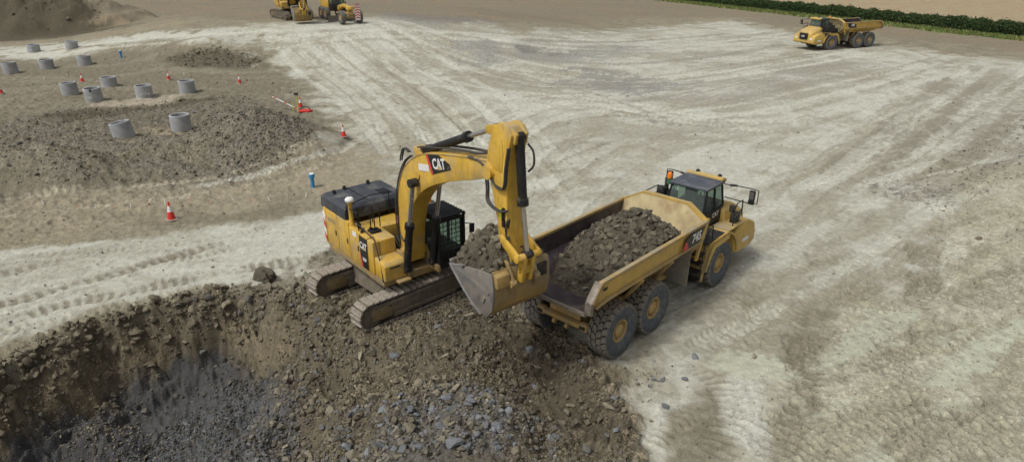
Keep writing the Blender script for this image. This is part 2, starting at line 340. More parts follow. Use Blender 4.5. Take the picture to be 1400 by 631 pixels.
def macro_z(X, Y):
    X = np.asarray(X, float); Y = np.asarray(Y, float)
    z = .10*fbm(X*.07, Y*.07, 3, 3)*sstep(18, 40, Y)
    z = z+np.where(Y > 45, -.7*sstep(50, 90, Y)*sstep(5, 40, X), 0)                       # falls slightly to the far right
    r = np.hypot((X-FARM[0])/26, (Y-FARM[1]-12)/22); z = z+2.75*sstep(1.55, .6, r)          # rise where the far machines stand
    gl = g(800, 103); z = z-.55*np.exp(-(((X-gl[0])/11)**2+((Y-gl[1])/4.5)**2))             # shallow gully
    z = z+mound_field(X, Y)
    e = np.hypot(X-EXC[0], Y-EXC[1]); z = z+EXC_Z*sstep(4.6, 2.9, e)
    sd, dz = dig_field(X, Y)
    k = sstep(-.05, .6, sd)*sstep(2.6, 3.6, e)
    z = np.where(sd > -.05, np.where(e < 2.6, z, z*(1-k)+dz*np.maximum(k, sstep(-.05, .0, sd)*sstep(2.6, 3.6, e))), z)
    return z, sd
READY[0] = True
# ---- grid: one sheet, fine where the camera is near, out to the horizon
NR, NC = 700, 940
fy = 8.5*(165/8.5)**(np.arange(NR)/(NR-1))
rows = np.concatenate([[-1500, -400, -120, -40, -10, 2, 5, 7, 8], fy, [172, 185, 210, 260, 360, 600, 1200, 2500]])
fu = np.linspace(-1.10, 1.10, NC); cols = np.concatenate([[-60, -20, -8, -4, -2.4, -1.7, -1.35, -1.2], fu, [1.2, 1.35, 1.7, 2.4, 4, 8, 20, 60]])
UU, YY = np.meshgrid(cols, rows); hw = .8*(.917*np.clip(YY, 8, 165)+5)+2.0; XX = UU*hw
X = XX.ravel(); Y = YY.ravel(); N = X.size
Z, SD = macro_z(X, Y)
e_exc = np.hypot(X-EXC[0], Y-EXC[1])
# ---- soil colours
PALE = np.array([.472, .474, .408]); PALE2 = np.array([.375, .368, .298]); BROWN = np.array([.238, .215, .152]); BROWN2 = np.array([.168, .148, .102]); GREY = np.array([.180, .165, .136]); DARK = np.array([.085, .070, .047])
SLATE = np.array([.062, .063, .066]); WET = np.array([.42, .43, .33]); TAN = np.array([.29, .245, .165])
col = np.tile(BROWN, (N, 1)); dz = np.zeros(N)
n1 = fbm(X*.45, Y*.45, 4, 41); n2 = fbm(X*1.7, Y*1.7, 4, 43); n3 = fbm(X*5, Y*5, 3, 47); n0 = fbm(X*.12, Y*.12, 3, 53)
n0, n1, n2, n3 = [.5*q/q.std() for q in (n0, n1, n2, n3)]
# view-independent breakup stretched along the haul direction
def aniso(ang, a, b, seed): c, s = math.cos(ang), math.sin(ang); q = fbm((X*c+Y*s)*a, (-X*s+Y*c+1.6*n0+.5*n1)*b, 4, seed); return .5*q/q.std()
def blend(c, m):
    global col
    m = np.clip(m, 0, 1)[:, None]; col = col*(1-m)+np.asarray(c)*m
def zone(px, feather=1.5, warp=1.5, z=0.):
    P = W2(px, z); lo = P.min(0)-feather*2-warp*2; hi = P.max(0)+feather*2+warp*2
    s = (X > lo[0]) & (X < hi[0]) & (Y > lo[1]) & (Y < hi[1]); out = np.zeros(N)
    out[s] = sstep(-feather, feather, poly_sd(P, X[s]+warp*n1[s], Y[s]+warp*n0[s]+warp*.5*n2[s])); return out
blend(BROWN2, .55*sstep(-.1, .5, n1+.4*n2)); blend(TAN, .5*sstep(.0, .6, n0+.3*n2))
mid = zone([(330, 37), (520, 24), (700, 42), (1000, 27), (1100, 50), (1420, 85), (1450, 190), (1330, 250), (1260, 350), (1150, 430), (1060, 480), (1040, 640), (850, 640), (855, 570), (800, 480), (700, 415), (560, 300), (545, 250), (480, 205), (455, 160), (420, 120), (370, 75)], 2.0, 2.2)
left = zone([(-260, 360), (-60, 345), (200, 325), (330, 308), (440, 292), (520, 300), (560, 330), (480, 400), (420, 408), (330, 398), (200, 410), (60, 455), (-100, 530), (-300, 560)], .35, .5)
far = zone([(-300, 80), (0, 63), (170, 50), (350, 40), (520, 26), (540, 50), (400, 66), (330, 58), (200, 63), (0, 82), (-300, 110)], 1.6, 2)
gen = aniso(R(40), .10, .7, 57)*.6+aniso(R(-35), .08, .6, 59)*.5+.25*n1+.25*n2
pale = np.maximum(np.maximum(mid*(.70+.30*sstep(-.7, .3, gen+.15))*(.46+.54*sstep(-.8, .5, n0+.6*n1+.1)), left*(.62+.34*sstep(-.6, .5, aniso(R(12), .12, .8, 155)+.4*n2))), far*sstep(-.6, .2, n1+.3))
pcol = PALE[None]*(1-.6*sstep(-.2, .5, n2+.4*n3)[:, None])+PALE2[None]*(.6*sstep(-.2, .5, n2+.4*n3)[:, None])
col = col*(1-pale[:, None])+pcol*pale[:, None]
# brown streaks swept along the haul routes
st_a = sstep(.05, .5, aniso(R(-62), .05, .55, 61)); st_b = sstep(.05, .5, aniso(R(8), .04, .42, 67)); st_c = sstep(.08, .5, aniso(R(52), .06, .6, 71))
wa = zone([(330, 45), (620, 40), (900, 220), (700, 330), (560, 240), (440, 140)], 6, 3); wb = zone([(560, 30), (1100, 35), (1250, 100), (1050, 150), (700, 170), (560, 110)], 6, 3); wc = zone([(1050, 140), (1300, 80), (1420, 90), (1420, 260), (1200, 330), (1050, 260)], 4, 3)
blend(np.array([.255, .228, .17]), .45*wa*st_a); blend(np.array([.285, .272, .22]), .5*wb*st_b); blend(np.array([.265, .245, .185]), .55*wc*st_c)
for ang_, zz_, sd_ in ((R(-62), wa, 161), (R(8), wb, 163), (R(52), wc, 165), (R(42), mid, 167)):       # finer scratches in the same directions
    blend(np.array([.24, .222, .168]), .14*zz_*sstep(.25, .8, aniso(ang_, .12, 2.2, sd_))); blend(np.array([.49, .48, .39]), .14*zz_*sstep(.25, .9, aniso(ang_+.05, .10, 1.5, sd_+1)))
    dz += zz_*.010*aniso(ang_, .12, 2.2, sd_)
# right-hand churned ground
right = zone([(1450, 185), (1330, 255), (1290, 300), (1275, 380), (1190, 420), (1140, 445), (1080, 470), (1075, 510), (1010, 500), (1055, 560), (1050, 600), (985, 640), (1500, 660), (1600, 300)], .8, 1.1)
blend(np.array([.385, .370, .272]), right*.85); blend(BROWN2*1.2, right*.32*sstep(.1, .8, n2+.3*n1)); blend(np.array([.44, .43, .34]), right*.6*sstep(.1, .5, aniso(R(35), .2, .9, 73)))
blend(BROWN2, .8*zone([(905, 640), (930, 560), (960, 520), (1000, 540), (1010, 590), (990, 640)], .3, .5))
wetm = np.zeros(N)
for P_, k in (([(1268, 530), (1290, 490), (1340, 470), (1380, 425), (1398, 440), (1385, 480), (1340, 515), (1310, 525)], .95), ([(1275, 465), (1320, 450), (1330, 462), (1290, 475)], .6), ([(1105, 500), (1160, 460), (1200, 430), (1240, 420), (1240, 470), (1190, 480), (1130, 510)], .7),
              ([(1010, 480), (1060, 490), (1095, 515), (1010, 510), (985, 495)], .8), ([(1105, 560), (1150, 545), (1140, 565), (1115, 572)], .7), ([(1165, 640), (1170, 600), (1215, 595), (1200, 640)], .6), ([(1275, 560), (1300, 548), (1330, 552), (1300, 570)], .6)):
    wm_ = k*zone(P_, .25, .35); wetm = np.maximum(wetm, wm_); blend(WET, wm_)
blend(PALE, .95*zone([(985, 530), (1010, 512), (1030, 530), (1050, 565), (1050, 600), (1035, 622), (1010, 600), (985, 560)], .25, .3)); blend(PALE, .9*zone([(860, 640), (900, 560), (930, 540), (925, 590), (905, 640)], .3, .4))
blend(BROWN2, .75*zone([(1060, 470), (1090, 455), (1125, 462), (1120, 490), (1100, 510), (1075, 495)], .3, .5)); blend(BROWN2, .7*zone([(1080, 430), (1120, 425), (1140, 440), (1110, 450)], .3, .5))
# ring yard and gravel mounds at the left
yard = zone([(-200, 82), (0, 82), (200, 66), (330, 66), (400, 100), (430, 130), (455, 170), (445, 225), (330, 262), (180, 280), (0, 300), (-200, 310)], 1.5, 1.5)
blend(np.array([.178, .158, .113]), yard*.9); blend(BROWN2, yard*.45*sstep(0, .6, n1+.3*n2)); blend(np.array([.28, .255, .19]), yard*.35*sstep(.05, .5, aniso(R(5), .08, .5, 79)))
grav = zone([(-200, 175), (0, 165), (120, 150), (260, 135), (330, 130), (400, 165), (445, 205), (420, 225), (330, 240), (180, 252), (60, 262), (-200, 275)], 2.2, 2.4)
blend(np.array([.165, .150, .118]), grav*.75); blend(np.array([.118, .106, .083]), grav*.5*sstep(.0, .7, n2+.4*n1+.3*n3)); blend(BROWN2, grav*.55*sstep(.05, .4, n1-.2*n0))
blend(np.array([.36, .32, .24]), .8*zone([(110, 146), (190, 132), (260, 128), (240, 140), (150, 152)], .4, .6)); blend(DARK, .7*zone([(60, 160), (130, 147), (200, 145), (300, 128), (290, 137), (190, 152), (100, 168)], .5, .8)); blend(TAN, .6*zone([(200, 178), (300, 178), (300, 192), (190, 194)], .6, .8)); blend(BROWN2*.62, .9*zone([(225, 78), (300, 70), (360, 78), (350, 92), (250, 92)], 1, 1))
blend(np.array([.30, .262, .185]), .7*zone([(-200, 300), (0, 276), (150, 262), (300, 252), (470, 205), (520, 215), (545, 260), (430, 270), (250, 305), (0, 322), (-200, 340)], .8, .8)); blend(BROWN2, .5*zone([(-200, 300), (0, 290), (230, 280), (430, 262), (440, 285), (300, 306), (130, 325), (0, 332), (-200, 345)], .7, .8)*sstep(-.2, .4, n2+n1))
# far heap, soil strips, grass, stubble field
blend(np.array([.082, .070, .047]), .97*zone([(-300, 60), (0, 55), (110, 47), (180, 36), (140, 0), (80, -40), (-300, -30)], 1.5, 2)); 
farb = zone([(140, 38), (380, 28), (500, 18), (620, 34), (720, 28), (860, 24), (1000, 22), (1080, 36), (1420, 72), (1700, 110), (1700, 60), (1420, 50), (1090, 12), (960, -20), (500, -30), (100, -20)], 1.5, 2)
blend(np.array([.205, .175, .125]), farb*.9); blend(np.array([.175, .165, .15]), .7*zone([(500, 20), (620, 22), (680, 30), (600, 38), (540, 30)], 2, 2)); blend(np.array([.25, .195, .125]), .5*farb*sstep(.0, .5, aniso(R(-12), .03, .3, 83)))
def hedge_y(x): return None
HA, HB = g(962, 0, .0), g(1400, 44, 0.)                    # foot of the hedge, near side
HA = HA+(HA-HB)*.18; HB = HB+(HB-HA)*.35
hd = (HB-HA)[:2]; hl = math.hypot(*hd); hd = hd/hl; hn = np.array([-hd[1], hd[0]])*(1 if -hd[1]*0+hd[0] > 0 else -1)
across = (X-HA[0])*hn[0]+(Y-HA[1])*hn[1]; along = (X-HA[0])*hd[0]+(Y-HA[1])*hd[1]
GRASS = np.array([.115, .165, .045])
blend(GRASS, .9*sstep(-4.6, -3.4, across+1.1*n1)*(across < 60)); blend(np.array([.33, .275, .175]), sstep(2.5, 4, across)*1.0); blend(np.array([.33, .22, .13]), sstep(2.5, 4, across)*.7*sstep(.1, .5, n1+.5*n2))
# dark patches on the pad
for c_, r_, k in (((1240, 258), 2.0, .85), ((1215, 248), 1.6, .5), ((820, 112), 4, .6), ((745, 76), 3, .6), ((690, 300), 1.2, .3), ((910, 165), 1.6, .6), ((870, 157), 1.5, .5), ((770, 200), 1.5, .5), ((990, 170), 2.0, .5)):
    q = g(*c_); d_ = np.hypot((X-q[0])/r_, (Y-q[1])/(r_*.8)); blend(np.array([.15, .135, .115]), k*sstep(1.2, .2, d_+.9*n2)*sstep(-.3, .3, n3+.2))
# ---- dug region
inn = sstep(-.25, .15, SD+.25*n2)
blend(np.array([.120, .102, .070]), inn*(SD > -1)); blend(DARK, inn*.65*sstep(-.1, .6, n2+.3*n1)); blend(np.array([.185, .158, .105]), inn*.5*sstep(.2, .8, n1-.4*n2))
wall_m = (SD > 0) & (SD < 3.4) & (X < -5.2)
strat = Z+.28*n1+.22*n2+.12*n3+.12*aniso(R(25), .5, 3, 91)
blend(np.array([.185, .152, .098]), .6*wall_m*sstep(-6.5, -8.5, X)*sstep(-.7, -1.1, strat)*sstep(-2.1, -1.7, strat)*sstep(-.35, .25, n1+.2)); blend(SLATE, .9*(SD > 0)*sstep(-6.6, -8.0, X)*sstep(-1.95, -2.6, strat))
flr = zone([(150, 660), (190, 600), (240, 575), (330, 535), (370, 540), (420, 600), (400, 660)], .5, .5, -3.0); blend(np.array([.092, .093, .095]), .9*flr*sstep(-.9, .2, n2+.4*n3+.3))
blend(np.array([.115, .110, .10]), .75*zone([(430, 660), (480, 590), (560, 545), (650, 540), (700, 590), (700, 660)], .5, .5, 0.2)); blend(DARK*.9, .75*zone([(600, 470), (690, 450), (760, 480), (830, 560), (850, 620), (780, 620), (720, 570), (650, 520)], .5, .6, -.3))
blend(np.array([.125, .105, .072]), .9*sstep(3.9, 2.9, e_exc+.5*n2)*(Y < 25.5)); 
skirt = zone([(250, 408), (330, 385), (420, 372), (440, 345), (520, 330), (640, 345), (760, 430), (830, 480), (870, 570), (880, 640), (700, 640), (400, 440)], .35, .8); blend(np.array([.15, .128, .088]), skirt*.85*(SD < .2))
# ---- micro relief (fine terms fade out where the sheet is too coarse to carry them)
c3_ = n3; n3 = n3*sstep(40, 20, Y); m2_ = n2; n2 = n2*sstep(95, 45, Y)
rub = np.clip(inn*(SD > -.3)+.8*skirt*sstep(-.2, .3, n2), 0, 1)
wallk = np.where(wall_m, 1., 0.)*sstep(2.6, 1.7, SD)*sstep(0, .25, SD)
dz += rub*(.20*fbm(X*.55, Y*.55, 3, 99)/.3*.5+.16*ridged(X*1.1, Y*1.1, 4, 101)+.085*ridged(X*3.3, Y*3.3, 3, 103)+.05*n3)+wallk*(.50*fbm(X*.9, Y*.9, 4, 105)+.16*ridged(X*2.2+Z*1.5, Y*2.2, 3, 107))
dz += grav*(.06*n2+.05*ridged(X*1.6, Y*1.6, 3, 111)+.03*n3)+yard*(.05*n2+.03*n3)
rough = np.clip(1-pale, 0, 1)*(1-rub)*(1-grav)
dz += rough*(.035*n2+.03*n3)+pale*(1-rub)*(.012*n2+.008*n3)+right*(.012*ridged(X*1.5, Y*1.5, 3, 115)+.014*n3)
mf_ = mound_field(X, Y); dz += .30*n2*sstep(1.8, 4, mf_)+.45*n1*sstep(1.5, 4, mf_)
# ---- wheel and crawler tracks: swept lines with cleat marks
def stroke(px, width=.6, c=None, k=.6, depth=0., cleat=0., pitch=.32, chev=.5, gauge=0., jag=.25, z=0., brk=.35):
    for off in ((-gauge/2, gauge/2) if gauge else (0.,)):
        P = smooth_line(W2(px, z)); m = width*2+gauge+1
        s = (X > P[:, 0].min()-m) & (X < P[:, 0].max()+m) & (Y > P[:, 1].min()-m) & (Y < P[:, 1].max()+m)
        if not s.any(): continue
        d, a, l = line_sd(P, X[s], Y[s]); l = l-off
        tot = np.hypot(*np.diff(P, axis=0).T).sum(); endf = np.clip(np.minimum(a, tot-a)/1.5, 0, 1); d2 = np.where((a <= 0) | (a >= tot), d, np.abs(l))
        wv = width*.5*(1+jag*n1[s]); mk = sstep(1.14, .80, d2/wv+.12*n2[s]+.12*n3[s])*endf*sstep(-brk-.7, -brk+.5, n1[s]*.8+.7*n2[s]+.3*n3[s]+.1)
        if cleat:
            tri = np.abs(((a+np.abs(l)*chev)/pitch) % 1-.5)*2; bar = sstep(.35, .65, tri); dz[s] += mk*(bar-.5)*cleat*1.1*sstep(-.8, .4, n1[s]+n2[s]); kk = mk*(k*.35+k*.65*(1-bar))
        else: kk = mk*k
        dz[s] -= mk*depth; dz[s] += depth*.5*sstep(.35, 0, np.abs(d2/wv-1.25))*endf
        if c is not None: cc = np.clip(kk, 0, 1)[:, None]; col[s] = col[s]*(1-cc)+np.asarray(c)*cc
LB = np.array([.27, .25, .185]); DB = np.array([.19, .172, .125]); LP = np.array([.50, .50, .428])
stroke([(-120, 408), (0, 375), (60, 360), (130, 352)], .7, DB, .8, .05, .03, .45, .0)
stroke([(-120, 440), (0, 418), (90, 392), (160, 375), (250, 345), (330, 325)], .55, DB, .9, .04, .035, .4, .2); stroke([(-60, 470), (60, 420), (190, 395), (300, 372), (380, 360), (440, 350)], .75, DB, .85, .05, .04, .36, .1)
stroke([(0, 350), (120, 345), (260, 332), (400, 305)], .5, LB, .5, .02, .03, .3); stroke([(-80, 470), (120, 430), (240, 398), (330, 392)], .6, LB, .6, .03, .05, .34); stroke([(150, 370), (230, 352), (300, 338)], .4, DB, .8, .03, .04, .3); stroke([(200, 362), (280, 350), (350, 330)], .35, LB, .7, .02, .04)
stroke([(-100, 300), (0, 282), (150, 268), (280, 255), (380, 235), (480, 205)], .6, np.array([.36, .325, .24]), .85, .05, .03, .4, gauge=2.5); stroke([(-100, 318), (0, 300), (180, 282), (330, 262), (440, 240)], .6, DB, .6, .04, .05, .42, gauge=2.3); stroke([(240, 260), (400, 232), (470, 205), (520, 170)], .7, LP, .7, .03, .02)
for a_, b_ in ((1150, 0), (1178, 0), (1232, 0), (1262, 0)):
    stroke([(a_+175, 92), (a_+120, 130), (a_+55, 180), (a_, 225), (a_-70, 262)], .85, LP, .95, .04, .02, .4, brk=.9)
stroke([(1305, 105), (1250, 145), (1185, 195), (1120, 240)], 1.2, DB, .6, 0); stroke([(1345, 110), (1300, 150), (1240, 205), (1185, 245)], 1.0, DB, .65, 0); stroke([(1400, 150), (1330, 210), (1280, 240), (1245, 255)], 1.4, DB, .7, .03); stroke([(1420, 190), (1350, 235), (1290, 262), (1250, 275)], 1.0, GREY, .7, .05, .05)
stroke([(1265, 262), (1300, 295), (1310, 340), (1290, 380), (1240, 420)], .8, LP, .75, .03, .03, .35)
for i in range(7):
    k_ = i*34; stroke([(1330-k_, 290+k_*.35), (1260-k_, 345+k_*.35), (1180-k_, 395+k_*.3), (1110-k_, 430+k_*.3)], .62, LB if i < 4 else PALE2*.85, .75, .015, .055, .28, .25, brk=.25)
for i in range(6):
    k_ = i*40; stroke([(1420, 300+k_), (1340, 345+k_), (1250, 400+k_), (1150, 470+k_), (1060, 560+k_*.8)], .7, LB*.85, .7, .02, .06, .28, .25, brk=.25)
for i in range(5): stroke([(1420, 545+i*28), (1330, 560+i*26), (1240, 590+i*22), (1120, 640+i*20)], .6, LB*.9, .7, .02, .06, .27, .15, brk=.3)
stroke([(1075, 455), (1100, 490), (1110, 530), (1080, 580), (1040, 640)], .8, DB, .8, .03, .07, .33, .1); stroke([(960, 640), (985, 600), (1000, 560), (985, 520), (950, 490)], .9, DB, .75, .03, .05, .3, .1)
stroke([(870, 640), (910, 590), (950, 560), (985, 560)], .6, LB, .5, .02, .05, .28); stroke([(1060, 400), (1000, 440), (960, 470), (900, 490)], .7, LB, .45, .015, .03, .3); stroke([(1160, 340), (1080, 390), (1020, 430), (980, 470)], .7, LB, .5, .015, .03, .3, .3)
# long haul curves
for (p_, c_, k_, w_) in (([(505, 30), (560, 60), (640, 110), (720, 190), (760, 260)], LP, .8, 1.3), ([(470, 40), (520, 80), (590, 130), (650, 185)], LB, .7, 1.6), ([(430, 55), (500, 105), (560, 150), (620, 200)], LP, .85, 1.4), ([(400, 60), (450, 100), (530, 165), (570, 220)], LB, .75, 1.8), ([(380, 70), (440, 120), (500, 175), (530, 215)], LP, .7, 1.0),
      ([(560, 40), (650, 90), (800, 120), (950, 105), (1100, 75)], LB, .7, 1.5), ([(520, 28), (620, 62), (760, 98), (900, 112), (1050, 95), (1180, 70)], LP, .85, 1.5), ([(640, 60), (760, 85), (900, 90), (1080, 60)], np.array([.24, .225, .19]), .8, 2.2), ([(600, 45), (760, 70), (920, 68), (1090, 45)], LP, .8, 1.6), ([(700, 55), (850, 58), (1000, 45)], np.array([.23, .22, .19]), .7, 2.0),
      ([(560, 100), (660, 125), (760, 135), (900, 150), (1000, 165), (1100, 150), (1250, 105)], LP, .8, 1.6), ([(640, 175), (700, 145), (790, 130), (880, 150), (960, 165), (1080, 178)], LP, .8, 1.2), ([(660, 200), (720, 155), (800, 140), (880, 160)], LB, .6, 1.2), ([(840, 140), (940, 130), (1060, 100), (1180, 84)], np.array([.25, .235, .195]), .8, 1.8), ([(860, 155), (990, 140), (1120, 110), (1230, 90)], LB, .7, 1.3), ([(900, 160), (1020, 150), (1160, 115), (1290, 90)], LP, .8, 1.2),
      ([(900, 165), (960, 172), (1040, 172), (1120, 160)], DB, .7, .9), ([(680, 270), (720, 240), (800, 205), (850, 190)], DB, .7, .6), ([(700, 300), (770, 250), (830, 215), (870, 190)], LB, .5, .6), ([(800, 160), (870, 155), (920, 162)], DB, .8, .7), ([(1150, 220), (1050, 260), (960, 280)], LB, .5, .9), ([(1240, 300), (1150, 330), (1060, 350)], LB, .5, .9), ([(0, 72), (180, 58), (350, 50), (520, 38)], LP, .8, 1.6), ([(300, 70), (420, 60), (560, 52), (700, 60)], LB, .6, 1.6)):
    stroke(p_, w_*.62, c_, k_*.95, .035, .012, .5, .3, brk=.75, gauge=2.3 if c_ is LP and w_ > 1.15 else 0.)
for i, (p_, c_, k_) in enumerate((([(500, 34), (570, 62), (680, 100), (800, 118), (930, 112), (1060, 92), (1190, 68)], LP, .8), ([(540, 40), (620, 72), (740, 104), (850, 112), (980, 100), (1120, 70)], LB, .6), ([(480, 46), (560, 92), (640, 150), (700, 215), (740, 290)], LP, .8), ([(450, 52), (530, 105), (600, 160), (640, 215)], LB, .6), ([(420, 62), (480, 108), (540, 160), (575, 215)], LP, .8), ([(660, 215), (720, 162), (800, 142), (900, 158), (1010, 168), (1130, 150), (1270, 100)], LP, .75),
      ([(700, 240), (770, 175), (850, 160), (950, 175), (1060, 172)], LB, .6), ([(1000, 330), (1080, 280), (1160, 220), (1250, 150), (1330, 105)], LB, .55), ([(960, 300), (1050, 262), (1130, 215), (1220, 150)], LP, .6), ([(740, 330), (800, 260), (880, 205), (980, 180), (1100, 170)], LB, .5), ([(1080, 420), (1150, 370), (1230, 320), (1290, 270), (1400, 200)], LB, .6), ([(900, 460), (1000, 410), (1100, 360), (1200, 300), (1280, 250)], LP, .55), ([(620, 48), (760, 58), (900, 55), (1050, 40)], LP, .7), ([(560, 30), (700, 48), (860, 42), (1000, 34)], LB, .6), ([(350, 62), (430, 52), (520, 44), (620, 50)], LP, .7))):
    stroke(p_, .82, c_, k_, .05, .025, .34, .35, brk=.35, gauge=2.5)
rs = random.Random(3)
for i in range(42):                                          # fainter random passes over the pad
    bx_, by_ = rs.uniform(520, 1350), rs.uniform(60, 420)
    if bx_ < 700 and by_ > 250: continue
    an = rs.choice([-.35, -.5, -.2, .1, .45]) if by_ < 150 else rs.choice([-.55, -.45, -.35, .5]); ln = rs.uniform(80, 220); dx_, dy_ = math.cos(an)*ln/2, math.sin(an)*ln/2*.6
    stroke([(bx_-dx_, by_-dy_), (bx_, by_+rs.uniform(-6, 6)), (bx_+dx_, by_+dy_)], rs.uniform(.4, .8), rs.choice([LB, LP, DB*1.2, LP]), rs.uniform(.4, .8), .025, .035, .32, .3, brk=.2, gauge=rs.choice([0., 2.5]))
stroke([(1262, 325), (1268, 380), (1250, 430), (1205, 478), (1135, 520), (1070, 590), (1030, 645)], 1.1, DB, .8, .05, .07, .3, .1, brk=.45); stroke([(1140, 432), (1095, 470), (1105, 515), (1085, 560)], 1.3, DB, .8, .04, .07, .3, .1, brk=.45); stroke([(1400, 350), (1340, 400), (1290, 440), (1270, 470)], 1.0, DB, .75, .05, .07, .3, .1, brk=.4); stroke([(1420, 545), (1330, 565), (1230, 545), (1150, 560)], .9, DB, .7, .05, .07, .3, .1, brk=.4)
for P_, c_, k in (([(600, 62), (680, 55), (760, 68), (880, 58), (905, 74), (760, 90), (650, 78)], (.265, .262, .235), .75), ([(770, 110), (830, 97), (950, 110), (935, 123), (830, 124)], (.23, .225, .205), .75), ([(560, 72), (700, 96), (800, 122), (780, 130), (650, 108), (570, 84)], (.25, .23, .175), .6), ([(930, 142), (1050, 102), (1200, 86), (1110, 122), (980, 152)], (.28, .268, .225), .6), ([(500, 90), (560, 105), (640, 160), (600, 165), (530, 125)], (.27, .245, .18), .55), ([(720, 60), (790, 66), (770, 80), (715, 74)], (.16, .155, .14), .6),
      ([(830, 185), (960, 165), (1000, 172), (900, 200)], (.30, .29, .24), .5), ([(1280, 110), (1400, 100), (1420, 190), (1330, 215), (1290, 170)], (.27, .255, .20), .6), ([(1190, 190), (1260, 160), (1290, 190), (1220, 240)], (.24, .225, .175), .6), ([(690, 230), (760, 205), (800, 215), (730, 262), (690, 300)], (.29, .27, .205), .5)):
    blend(np.array(c_)*.92, min(1., k*1.05)*zone(P_, .8, 2.6)*sstep(-.7, .3, n2+.6*n1+.3*n3))
blend(WET, wetm*sstep(-1.0, .0, n2+.4*n3)); blend(PALE, .6*zone([(985, 530), (1010, 512), (1030, 530), (1050, 565), (1050, 600), (1035, 622), (1010, 600), (985, 560)], .25, .3))
dz *= (1-.85*sstep(.3, .8, wetm))
dz += wallk*.085*np.sin(Z*2*np.pi/.42+3.5*n1)*sstep(-.2, -.6, Z)
dz *= sstep(0, 1, (Y > 5)*1.)*(np.abs(UU.ravel()) < 1.19)
Z = Z+dz*np.where(e_exc < 2.4, .3, 1)
# keep machine stands level
TRUCK, TRUCK_YAW = (2.2, 19.53), .826
n3, n2 = c3_, m2_
col *= (1+.10*n3+.05*n2)[:, None]
nrw, ncl = XX.shape; ii = np.arange(N).reshape(nrw, ncl)
F = np.stack([ii[:-1, :-1].ravel(), ii[:-1, 1:].ravel(), ii[1:, 1:].ravel(), ii[1:, :-1].ravel()], -1)
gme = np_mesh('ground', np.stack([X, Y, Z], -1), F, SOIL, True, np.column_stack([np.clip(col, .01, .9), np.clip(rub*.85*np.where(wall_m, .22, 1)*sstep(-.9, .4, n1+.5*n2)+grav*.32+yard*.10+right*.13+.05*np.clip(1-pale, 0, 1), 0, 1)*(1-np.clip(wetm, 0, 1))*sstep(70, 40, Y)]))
tag(link('ground', gme), kind='structure')
ZG = Z.reshape(nrw, ncl); HWR = hw[:, 0]
def zat(x, y):
    j = min(max(int(np.searchsorted(rows, y))-1, 0), nrw-2); t = (y-rows[j])/(rows[j+1]-rows[j]); v = 0
    for jj, wt in ((j, 1-t), (j+1, t)):
        u = x/HWR[jj]; i = min(max(int(np.searchsorted(cols, u))-1, 0), ncl-2); q = (u-cols[i])/(cols[i+1]-cols[i]); v += wt*(ZG[jj, i]*(1-q)+ZG[jj, i+1]*q)
    return float(v)
COLG = col.reshape(nrw, ncl, 3)
def on_ground(px, py):                                       # follow the pixel ray down to the modelled ground
    z = 0.
    for _ in range(8): p = g(px, py, z); z = .5*z+.5*zat(p[0], p[1])
    p = g(px, py, z); return np.array([p[0], p[1], zat(p[0], p[1])])
